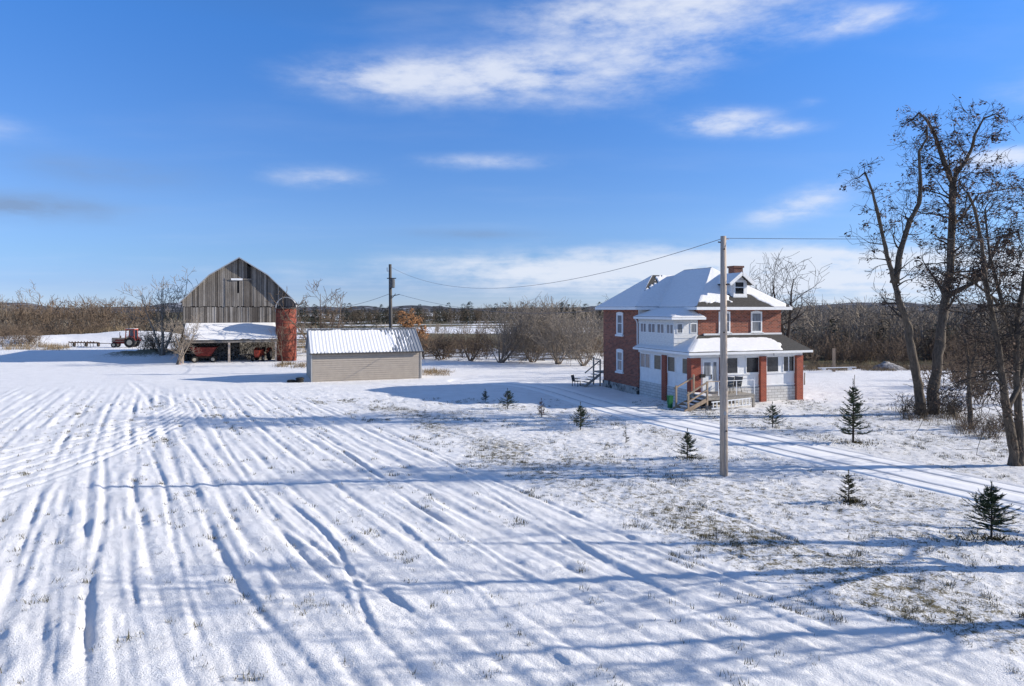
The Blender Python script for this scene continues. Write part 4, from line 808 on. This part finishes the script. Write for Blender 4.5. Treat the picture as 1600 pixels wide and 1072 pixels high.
tk = dict(ang=(25, 70), up=.0, wob=.34, minr=.010)
# the tall tree with two groups of trunks right of the house
traced_tree('bare_tree', (1440, 648), [
    ([(1440, 652), (1434, 600), (1424, 550), (1420, 510), (1408, 480), (1395, 430), (1386, 400), (1374, 345), (1363, 300), (1352, 270)], (.29, .05), -1.2, .40),
    ([(1400, 440), (1405, 390), (1412, 350), (1428, 320), (1430, 290), (1428, 240), (1440, 220), (1440, 200)], (.19, .045), .8, .2)],
    'tall forked bare tree nearest the house on the right', 21, (1.0, 3.0), .34, 3, 80, .10, bm='bark', tm='bark_dark', **tk)
traced_tree('bare_tree', (1452, 647), [
    ([(1455, 652), (1460, 600), (1468, 540), (1476, 480), (1484, 420), (1488, 330), (1488, 285), (1472, 245), (1462, 215), (1450, 190), (1436, 176)], (.35, .06), 1.5, .33),
    ([(1488, 300), (1500, 262), (1520, 250), (1532, 225), (1536, 205), (1550, 180), (1570, 172)], (.15, .035), -1.5, .1), ([(1480, 466), (1500, 455), (1530, 440), (1548, 420), (1570, 370), (1598, 360)], (.18, .05), -2, .2),
    ([(1486, 360), (1505, 345), (1540, 300), (1600, 290)], (.10, .03), 2, .2)],
    'tallest leafy-topped tree behind the forked bare tree on the right', 22, (1.3, 3.6), .25, 3, 560, .11, bm='bark', tm='bark_dark', **tk)
# multi-stemmed tree at the right frame edge
traced_tree('bare_tree', (1588, 727), [
    ([(1586, 730), (1582, 690), (1572, 640), (1566, 590), (1560, 540), (1548, 480), (1540, 440), (1534, 380), (1524, 330), (1512, 300)], (.20, .04), -.8, .3),
    ([(1592, 730), (1594, 680), (1590, 620), (1588, 560), (1590, 500), (1600, 440), (1612, 380), (1622, 300)], (.19, .05), .9, .3), ([(1580, 600), (1558, 590), (1530, 600), (1500, 596), (1470, 612)], (.07, .015), -.6, .2),
    ([(1572, 640), (1590, 600), (1604, 540), (1640, 480)], (.12, .03), 1.4, .2), ([(1588, 540), (1570, 470), (1556, 400), (1548, 330)], (.11, .03), 1.0, .3), ([(1590, 500), (1565, 460), (1520, 430), (1480, 425)], (.07, .02), -1.5, .2)],
    'multi-stemmed bare tree at the right edge beside the driveway', 23, (1.0, 2.7), .17, 3, 300, .07, bm='bark', tm='bark_dark', **tk)
traced_tree('young_tree', (1517, 671), [([(1517, 673), (1516, 640), (1513, 600), (1514, 570), (1508, 530)], (.14, .06), .3, .45), ([(1514, 590), (1525, 555), (1530, 520)], (.08, .03), -.4, .2)],
    'short slender tree with twiggy head between the two big trees', 24, (.8, 1.9), .16, 3, 40, .07, bm='bark', tm='twig', **tk)
# off to the right of the view: the trees whose shadows lie across the field
def wild_tree(name, loc, h, r, seed, label, kids=(6, 5, 4), maxl=3, bm='bark', tm='twig', ang=(25, 60), leaves=0, lm='leaf', minr=.01, group=None, stems=1, up=.1, wob=.16, lsz=.09, first=.3, lnf=(.16, .34), every=.07):
    T = Tree(seed); rr = T.r
    for k in range(stems):
        sp_ = .95 if stems >= 6 else .4; d = Vector((rr.uniform(-sp_, sp_), rr.uniform(-sp_, sp_), 1)) if stems > 1 else Vector((rr.uniform(-.08, .08), rr.uniform(-.08, .08), 1)); p = Vector((rr.uniform(-.2, .2), rr.uniform(-.2, .2), -.2)) if stems > 1 else Vector((0, 0, -.2)); pts = [p.copy()]; rad = [r * 1.15]; hh = h * rr.uniform(.75, 1); d.normalize()
        for i in range(8): d = (d + Vector((rr.uniform(-1, 1), rr.uniform(-1, 1), .4)) * wob).normalized(); p = p + d * hh / 8 * .85; pts.append(p.copy()); rad.append(r * (1 - .85 * (i + 1) / 8))
        T.limb(pts, rad, 7); T.sprout(pts, rad, h * every, (h * lnf[0], h * lnf[1]), 1, maxl, start=first, rs=.6, kids=kids, ang=ang, up=up, wob=.25, minr=minr)
    if leaves: T.leaves(leaves, lsz, 2)
    return T.build(name, loc, label, bm=bm, tm=tm, lm=lm, group=group)
for k, (x_, y_, h_, lab) in enumerate(((17.5, 16.6, 14, 'bare roadside tree just right of the view, nearest of the row'), (23, 19.0, 16, 'bare roadside tree right of the view, middle of the row'), (20.5, 14.2, 12, 'bare roadside tree right of the view, smallest of the row'))):
    wild_tree('roadside_tree', (x_, y_, gz(x_, y_)), h_, .30, 40 + k, lab, kids=(6, 5, 3), maxl=3, minr=.022, group='roadside trees')
def at(px, D, z=None): x_ = (px - 800) / F * D; return (x_, D, gz(x_, D) if z is None else z)
# trees beside and behind the buildings
wild_tree('bare_tree', at(252, 86), 12.2, .16, 61, 'bare tree with pale twigs left of the barn', tm='twig_grey', bm='twig_grey', minr=.020, stems=4, kids=(5, 5, 3), first=.2)
wild_tree('thicket_shrub', at(276, 76.5), 6.5, .09, 62, 'leaning pale-stemmed shrub in front of the barn\'s left corner', 'shrub' and (4, 4, 3), tm='twig_pale', bm='twig_pale', minr=.014, stems=5)
wild_tree('thicket_shrub', at(440, 75.5), 5.8, .06, 63, 'thin bare sapling growing in front of the silo', (4, 3, 3), tm='twig', minr=.012, stems=2)
wild_tree('bare_tree', at(503, 82), 10.6, .16, 64, 'spreading bare tree behind the left end of the shed', tm='twig', bm='twig', minr=.022, stems=4, kids=(5, 4, 3), wob=.2, first=.22)
wild_tree('leafy_tree', at(645, 96), 7.0, .12, 65, 'tree holding orange dead leaves right of the far utility pole', tm='twig', leaves=210, lm='leaf_orange', lsz=.15, minr=.015, stems=3)
for k, (px, D, h_, st, lab) in enumerate(((782, 79, 9.0, 16, 'largest many-stemmed bare shrub tree behind the yard'), (872, 77, 8.2, 12, 'tall many-stemmed bare shrub midway between the largest one and the house'), (912, 75, 7.4, 9, 'bare shrub clump close to the back corner of the house'),
        (735, 82, 5.2, 9, 'low dark tangled shrub left of the largest many-stemmed one'), (690, 84, 4.4, 8, 'low brown shrub beside the right end of the shed'), (832, 80, 6.0, 10, 'low wide shrub just right of the largest many-stemmed one'), (893, 84, 6.6, 9, 'grey shrub behind the clump at the back corner of the house'))):
    wild_tree('bare_shrub', at(px, D), h_, .07, 70 + k, lab, (4, 4, 2), tm='twig_grey' if k not in (3, 4) else 'twig', bm='twig_pale' if k not in (3, 4) else 'twig', minr=.016, stems=st, wob=.12, group='bare shrubs behind the yard', first=.2, every=.06)
for k, (px, D, h_, lab) in enumerate(((1176, 66, 12.8, 'dark crooked bare tree rising behind the house chimney'), (1228, 64, 11.6, 'dark crooked bare tree leaning out behind the right end of the house'), (948, 78, 8.8, 'bare crooked tree just over the left end of the house roof'))):
    wild_tree('bare_tree', at(px, D), h_, .26, 80 + k, lab, (5, 4, 3), bm='bark_dark', tm='bark_dark', minr=.015, stems=2 if k < 2 else 1, wob=.24, ang=(30, 75), lnf=(.18, .4), every=.055, first=.35)
for k, (px, D, h_, lab) in enumerate(((52, 150, 12.0, 'forked bare tree standing above the thicket at far left'), (18, 146, 10.2, 'bare tree at the left edge above the thicket'), (120, 152, 10.2, 'dark bare tree in the middle of the left thicket'), (150, 148, 11.0, 'taller bare tree right of the middle of the left thicket'))):
    wild_tree('bare_tree', at(px, D), h_, .2, 90 + k, lab, (4, 4, 3), bm='twig', tm='twig_grey', minr=.025, stems=2, wob=.2)

# small planted spruces
def spruce(name, loc, h, w, seed, label, mat_='needle', dens=1.0, trunk_h=.12, moss=False):
    rr = random.Random(seed); t_ = thing(name, loc, label, 'spruce tree', 0, 'young planted spruces'); tr_ = MB().tube([(0, 0, -.1), (.01, 0, h * .5), (0, 0, h)], [h * .016 + .008, h * .01 + .004, .004], 6); tw = MB(); nd = MB(); sn = MB()
    nl = max(8, int(9 * min(1.5, h) * dens ** .5) + 4)
    for i in range(nl):
        f = i / nl; z_ = h * (trunk_h + (1 - trunk_h) * f ** .95 * .84); ln = w * ((1 - f) ** .8) * rr.uniform(.8, 1.1) + .03 * h; nb = int(rr.uniform(4, 7.5) * dens)
        for b in range(max(3, nb)):
            a = rr.uniform(0, 6.283); l_ = ln * rr.uniform(.45, 1.2); lift = rr.uniform(-.12, .2) + .5 * f; d = Vector((math.cos(a), math.sin(a), lift)); pts = [Vector((0, 0, z_))]
            for q in range(4): pts.append(pts[-1] + d * l_ / 4); d = (d + Vector((0, 0, .10 + .05 * q))).normalized()
            tw.tube(pts, [.012 * h ** .5, .009, .007, .005, .003], 3, False)
            for q in range(int(14 * (l_ / .5) ** .6)):
                u = rr.uniform(.15, 1) * 4; j = min(3, int(u)); c = pts[j].lerp(pts[j + 1], u - j); ax = (pts[j + 1] - pts[j]).normalized(); side = ax.cross(UP).normalized() * rr.choice((-1, 1)); s_ = .085 * h ** .4 * rr.uniform(.7, 1.4) * (1.15 - .12 * u)
                e = c + (ax * .8 + side * rr.uniform(.3, 1) + UP * rr.uniform(-.3, .4)).normalized() * s_ * 1.35; wv = UP.cross(e - c).normalized() * s_ * .17; nd.add([c - wv, c + wv, e], [(0, 1, 2)]); wu = UP * s_ * .13; nd.add([c - wu, c + wu, e], [(0, 1, 2)])
                if rr.random() < .13: o_ = UP * .012; sn.add([c - wv * .8 + o_, c + wv * .8 + o_, c.lerp(e, .75) + o_], [(0, 1, 2)])
    for q in range(10): z_ = h * (.9 + .1 * q / 10); a = rr.uniform(0, 6.28); c = Vector((0, 0, z_)); e = c + Vector((math.cos(a) * .03, math.sin(a) * .03, .06)) * h ** .4; nd.add([c + Vector((.012, 0, 0)), c - Vector((.012, 0, 0)), e], [(0, 1, 2)])
    P(tr_, 'trunk', 'bark_dark', t_); cr = P(tw, 'branches', 'bark_dark', t_); P(nd, 'needles', mat_, cr)
    if sn.v: P(sn, 'snow_dusting', 'snow', cr)['kind'] = 'stuff'
    if moss:
        m_ = MB()
        for q in range(420):
            a = rr.uniform(0, 6.283); d_ = abs(rr.gauss(0, .55)) * w * 1.1; c = Vector((math.cos(a) * d_ * 1.3 + .1, math.sin(a) * d_, -.04)); e = c + Vector((rr.gauss(0, .06), rr.gauss(0, .06), rr.uniform(.06, .15))); sd_ = Vector((rr.uniform(-1, 1), rr.uniform(-1, 1), 0)).normalized() * .025; m_.add([c - sd_, c + sd_, e], [(0, 1, 2)])
        P(m_, 'grass_clump', 'moss', t_)['kind'] = 'stuff'
    return t_
for k, (px, row, top, hw_, lab, mt, ds, ms) in enumerate([
    (758, 627, 607, 8, 'smallest dark spruce, leftmost of the row along the field', 'needle', 1, False), (793, 638, 606, 17, 'bushy little spruce second from the left, in the house shadow', 'needle', 1.1, False),
    (846, 651, 622, 11, 'browned thin little spruce between two green ones', 'needle_b', .6, False), (907, 671, 628, 19, 'round-headed young spruce between the field and the house steps', 'needle', 1.1, False),
    (978, 692, 668, 6, 'tiny sparse spruce seedling right of the round-headed spruce', 'needle_y', .5, False), (1074, 716, 670, 20, 'young spruce just left of the near utility pole', 'needle', 1.1, True),
    (1207, 668, 628, 21, 'young spruce in front of the porch at the far side of the driveway', 'needle', 1, False), (1333, 692, 592, 33, 'tallest young spruce with long leader beyond the driveway', 'needle', 1.25, True),
    (1326, 784, 735, 17, 'small yellowish spruce on the near side of the driveway', 'needle_y', 1, True), (1549, 842, 752, 46, 'nearest young spruce with wide skirt at the right edge', 'needle', 1.3, True)]):
    b = G(px, row); b.z = gz(b.x, b.y); spruce('young_spruce', b, (row - top) / F * b.y, hw_ / F * b.y, 100 + k, lab, mt, ds, .2 if k == 9 else .14, ms)

# scrub, woods and grass that no one could count
def sapling_arrays(n, seed, h=1.0, kids=4, lv=2, stems=1, spread=.25, r=.012, ln=(.2, .45), nseg=3, every=.10):
    out = []
    for k in range(n):
        T = Tree(seed + k); rr = T.r
        for s_ in range(stems):
            d = Vector((rr.uniform(-spread, spread), rr.uniform(-spread, spread), 1)).normalized(); p = Vector((rr.uniform(-.1, .1), rr.uniform(-.1, .1), 0)); pts = [p.copy()]; rad = [r]
            for i in range(4): d = (d + Vector((rr.uniform(-1, 1), rr.uniform(-1, 1), .2)) * .15).normalized(); p = p + d * h / 4 * rr.uniform(.8, 1.05); pts.append(p.copy()); rad.append(r * (1 - .7 * (i + 1) / 4))
            T.crown.tube(pts, rad, 3, False); T.sprout(pts, rad, every * h, (ln[0] * h, ln[1] * h), 1, lv, start=.2, rs=.6, kids=(kids, kids), ang=(20, 60), up=.15, wob=.25, minr=r * .34, nseg=nseg)
        v = np.array(T.crown.v, np.float32); f = np.array(T.crown.f, np.int32); out.append((v, f))
    return out
def scatter(name, protos, pts, scales, mat_, label, cat, seed, flat=1.0):
    r_ = np.random.default_rng(seed); V, Fc, b = [], [], 0
    for (x_, y_, z_), s_ in zip(pts, scales):
        v, f = protos[r_.integers(len(protos))]; a = r_.uniform(0, 6.283); c, s2 = math.cos(a), math.sin(a); w = s_ * flat * r_.uniform(.8, 1.2)
        q = np.empty_like(v); q[:, 0] = (v[:, 0] * c - v[:, 1] * s2) * w + x_; q[:, 1] = (v[:, 0] * s2 + v[:, 1] * c) * w + y_; q[:, 2] = v[:, 2] * s_ + z_; V.append(q); Fc.append(f + b); b += len(v)
    o = link(name, np_mesh(name, np.concatenate(V), np.concatenate(Fc), M[mat_])); return tag(o, label, cat, kind='stuff')
sap = sapling_arrays(7, 300, r=.010, kids=3, lv=2); bush = sapling_arrays(6, 320, stems=5, spread=.7, kids=2, lv=2, r=.011, ln=(.22, .42), every=.13); far_s = sapling_arrays(5, 340, r=.018, kids=2, lv=2, ln=(.22, .42), nseg=2, every=.11); far_b = sapling_arrays(5, 360, stems=4, spread=.6, kids=2, lv=1, r=.018, ln=(.2, .4), nseg=2, every=.08)
def pts_in(n, px0, px1, D0, D1, seed, hmin, hmax, power=1.0, hpx=None):
    r_ = np.random.default_rng(seed); D = D0 + (D1 - D0) * r_.random(n) ** power; px = r_.uniform(px0, px1, n); x_ = (px - 800) / F * D; return np.stack([x_, D, ground_z(x_, D) - .1], 1), r_.uniform(hmin, hmax, n)
def S(name, pr_, n, px0, px1, D0, D1, seed, h0, h1, m_, lab, cat, flat=1.0, power=1.0): p_, s_ = pts_in(n, px0, px1, D0, D1, seed, h0, h1, power); return scatter(name, pr_, p_, s_, m_, lab, cat, seed, flat)
S('woods', sap, 720, 1225, 1780, 84, 150, 1, 5.6, 7.6, 'twig_grey', 'dense grey winter woods behind the right side of the house', 'woods', .9)
S('woods', far_s, 200, 1225, 1780, 84, 120, 2, 4.5, 7.2, 'twig_pale', 'pale young stems standing among the right woods', 'woods', .5)
S('scrub', bush, 190, 1225, 1800, 74, 88, 3, 2.2, 4.2, 'twig', 'brown tangled scrub along the foot of the right woods', 'scrub', .8)
S('scrub', bush, 40, 1450, 1640, 44, 60, 31, 1.8, 3.6, 'twig', 'brown brush behind the big trees on the right', 'scrub', .7)
S('thicket', sap, 470, -180, 240, 134, 180, 4, 5.0, 8.8, 'twig', 'brown thicket of bare saplings beyond the snow bank at left', 'thicket', .9)
S('thicket', far_b, 230, -180, 300, 137, 156, 5, 3.0, 5.0, 'twig_grey', 'low grey brush inside the left thicket', 'thicket', .8)
S('scrub', bush, 60, -120, 215, 130, 137, 61, 1.8, 3.6, 'twig', 'tawny scrub along the back of the snow bank at left', 'scrub', 1.2)
S('scrub', bush, 22, 218, 284, 88, 100, 6, 1.4, 3.4, 'twig', 'brown scrub against the left end of the barn', 'scrub', .9)
S('hedgerow', bush, 150, 640, 960, 84, 108, 7, 1.2, 3.4, 'twig', 'brown hedgerow across the fields behind the shed', 'hedgerow', .9)
S('hedgerow', far_b, 120, 440, 1000, 150, 250, 8, 1.6, 3.4, 'twig_grey', 'far grey brush lines crossing the snowy fields', 'hedgerow', 1.0)
S('thicket', sap, 150, 790, 965, 88, 140, 9, 4.0, 7.4, 'twig_grey', 'grey saplings behind the back corner of the house', 'thicket', .9)
S('woods', far_s, 900, 600, 1300, 310, 460, 10, 4.5, 8.0, 'bark', 'far dark wood along the horizon in the middle', 'woods', 1.2)
S('woods', far_s, 380, -250, 640, 420, 700, 11, 4.5, 7.5, 'bark_dark', 'far dark wood along the horizon at left', 'woods', 1.6)
S('woods', far_b, 300, 540, 1260, 300, 430, 16, 4.5, 7.6, 'bark', 'far brown wood edge beyond the snowy fields', 'woods', 1.1)
S('woods', far_b, 220, -220, 600, 380, 560, 17, 4.0, 7.0, 'bark', 'far brown brush line behind the barn', 'woods', 1.6)
def conifer_array(seed):
    rr = random.Random(seed); m_ = MB()
    for i in range(260):
        f = rr.random() ** 1.5; z_ = .02 + .98 * f; w = .24 * (1 - f) ** .7 + .02; a = rr.uniform(0, 6.283); r_ = w * rr.uniform(.3, 1); c = Vector((math.cos(a) * r_, math.sin(a) * r_, z_)); d = Vector((math.cos(a), math.sin(a), rr.uniform(-.5, .3))) * rr.uniform(.05, .11); s_ = Vector((-math.sin(a), math.cos(a), rr.uniform(-.4, .4))) * .03; m_.add([c - s_, c + s_, c + d], [(0, 1, 2)])
    return np.array(m_.v, np.float32), np.array(m_.f, np.int32)
con = [conifer_array(500 + i) for i in range(4)]
S('conifers', con, 150, 470, 1000, 280, 420, 12, 5.0, 10.0, 'cedar', 'dark conifers scattered through the far wood', 'conifers', 1.3)
S('conifers', con, 34, 480, 640, 128, 170, 13, 1.4, 3.2, 'cedar', 'low dark junipers in the field behind the shed', 'conifers', 2.2)
S('conifers', con, 12, 205, 262, 142, 160, 14, 3.0, 6.0, 'cedar', 'dark cedars left of the barn behind the tractor', 'conifers', 1.5)
S('conifers', con, 12, 1240, 1500, 84, 100, 15, 3.0, 5.6, 'cedar', 'dark cedars inside the right woods', 'conifers', 2.0)
def tuft_array(seed, n, sp, lean=.5, w=.035):
    rr = random.Random(seed); m_ = MB()
    for i in range(n): a = rr.uniform(0, 6.283); c = Vector((rr.gauss(0, sp), rr.gauss(0, sp), 0)); h_ = rr.uniform(.5, 1.0); e = c + Vector((math.cos(a) * lean * rr.random(), math.sin(a) * lean * rr.random(), h_)); s_ = Vector((math.sin(a), -math.cos(a), 0)) * w; m_.add([c - s_, c + s_, e], [(0, 1, 2)])
    return np.array(m_.v, np.float32), np.array(m_.f, np.int32)
tall = [tuft_array(600 + i, 40, .35, .35, .018) for i in range(4)]; tuf = [tuft_array(620 + i, 12, .45, .7, .06) for i in range(5)]
def DG(name, n, px0, px1, D0, D1, seed, h0, h1, lab): return S(name, tall, n, px0, px1, D0, D1, seed, h0, h1, 'drygrass', lab, 'dry grass', 1.6)
DG('dry_grass', 520, -60, 200, 130, 138, 20, 1.0, 2.0, 'tan dry grass at the foot of the left thicket'); DG('dry_grass', 60, 10, 108, 103, 112, 21, .4, 1.1, 'tan dry grass clump left of the cultivator'); DG('dry_grass', 500, 1255, 1800, 69, 74, 22, .35, .8, 'tan dry grass strip along the right woods')
DG('dry_grass', 34, 660, 706, 64, 69, 23, .25, .7, 'tan dry grass beside the right end of the shed'); DG('dry_grass', 700, 430, 960, 96, 130, 24, .5, 1.0, 'tan weeds in the fields behind the shed'); DG('dry_grass', 16, 1400, 1540, 38, 42, 25, .4, .9, 'dead weeds around the feet of the big trees'); DG('dry_grass', 14, 1490, 1560, 33, 37, 26, .3, .6, 'dead weeds around the short slender tree'); S('brush', bush, 30, 1405, 1500, 38.5, 42, 41, .6, 1.5, 'bark_dark', 'dark brown brush around the feet of the big trees', 'brush', 1.0); S('brush', bush, 22, 1490, 1575, 33, 37, 42, .5, 1.2, 'twig', 'tan brown brush around the short slender tree', 'brush', 1.0); DG('dry_grass', 26, 438, 478, 72, 78, 27, .3, .8, 'orange-tan weeds at the foot of the silo'); DG('dry_grass', 60, 487, 660, 58.2, 61.5, 28, .08, .2, 'short dead weeds along the foot of the shed wall')
# grass tips poking through the snow
r_ = np.random.default_rng(77); X_ = r_.uniform(-30, 40, 150000); Y_ = 10 + 38 * r_.random(150000) ** 1.1; e_ = X_ + .60 * Y_ - 15.2; ds_ = seg_dist(X_, Y_, DRIVE); cl_ = fbm(X_ * .7, Y_ * .7, 200); cl2 = fbm(X_ * .25, Y_ * .25, 201)
pr_ = np.where(e_ > -1.0, np.where(e_ < 4.2, .5 * sstep(.42, .68, cl_), .22 * sstep(.45, .7, cl_)), (.016 + .08 * sstep(.5, .75, cl_)) + .4 * sstep(.68, .74, cl_) * sstep(.5, .6, cl2)) * (ds_ > 1.9)
pr_ *= (np.abs(X_ / Y_) < .95); k = r_.random(150000) < pr_; X_, Y_ = X_[k], Y_[k]; e2 = e_[k]
scatter('grass_tufts', tuf, np.stack([X_, Y_, ground_z(X_, Y_) - .03], 1), np.where(e2 > -1, r_.uniform(.07, .16, len(X_)), r_.uniform(.06, .17, len(X_))), 'grass', 'olive grass tips poking through the thin snow', 'grass', 78)

# ------------------------------------------------------------------ odds and ends behind the yard
def rail_fence(px0, px1, D, label, posts=7, seed=5):
    a = Vector(at(px0, D)); b = Vector(at(px1, D + 1)); f_ = thing('rail_fence', a, label, 'fence'); d = b - a; rr = random.Random(seed)
    for i in range(posts): q = d * i / (posts - 1); l_ = rr.uniform(-.2, .2); P(MB().bar((q.x, q.y, -.3), (q.x + l_, q.y + rr.uniform(-.1, .1), rr.uniform(.7, 1.1)), .13), 'post', 'barn', f_)
    for i in range(posts - 1):
        for z_ in (.3, .7): q0 = d * i / (posts - 1); q1 = d * (i + 1) / (posts - 1); drop = -.5 if rr.random() < .25 else 0; P(MB().bar((q0.x - .3, q0.y - .1, z_ + rr.uniform(-.1, .1)), (q1.x + .3, q1.y - .12, max(.06, z_ + drop + rr.uniform(-.12, .12))), .10, .12), 'rail', 'barn', f_)
rail_fence(662, 722, 86, 'old grey rail fence right of the shed', 4); rail_fence(795, 925, 82, 'old grey rail fence among the bare shrubs behind the yard', 6, 9)
p = G(1303, 581); p.z = gz(p.x, p.y); tag(MB().box(-.11, .11, -.11, .11, -.3, 2.3).build('wooden_post', M['lumber']), 'single new wooden post right of the house', 'post').location = p
tag(MB().bar((-1.8, 0, .16), (2.0, .3, .22), .3, .06).bar((-1.2, 0, .05), (-1.2, .3, .05), .3, .2).bar((1.4, .1, .05), (1.4, .4, .05), .3, .2).build('plank', M['trim']), 'long pale plank lying level beside the new wooden post', 'plank').location = (p.x, p.y - .6, p.z + .25)
for px, row, h_, lab in ((1257, 601, 1.0, 'short grey fence post by the right corner of the house'), (1335, 607, 1.1, 'thin dark stake in the snow beyond the tall spruce')):
    p = G(px, row); p.z = gz(p.x, p.y); tag(MB().tube([(0, 0, -.2), (0, 0, h_ * .5), (.02, 0, h_)], [.06, .055, .05] if px < 1300 else [.03, .028, .025], 6).build('fence_post', M['deckwood']), lab, 'post').location = p
def heap(name, px, row, w, d, h_, m_, label, cat, seed):
    p = G(px, row); p.z = gz(p.x, p.y) - .1; n = 26; s, t_ = np.meshgrid(np.linspace(-1, 1, n), np.linspace(-1, 1, n)); rr = np.hypot(s, t_); z_ = h_ * np.clip(1 - rr ** 1.6, -.15, 1) * (.5 + .9 * fbm(s * 3 + seed, t_ * 3, seed)) ; ii = np.arange(n - 1)[:, None] * n; jj = np.arange(n - 1)[None, :]
    o = link(name, np_mesh(name, np.stack([s * w, t_ * d, z_], 2).reshape(-1, 3), np.stack([ii + jj, ii + jj + 1, ii + n + jj + 1, ii + n + jj], 2).reshape(-1, 4), M[m_], True)); o.location = p; return tag(o, label, cat)
heap('dirt_heap', 1386, 577, 2.1, 1.2, .95, 'dirt', 'grey snow-dusted dirt heap at the edge of the right woods', 'heap', 3)
S('brush', bush, 46, -60, 70, 108, 122, 43, 1.4, 3.0, 'twig', 'brown brush on the bank at the left edge', 'brush', 1.1)
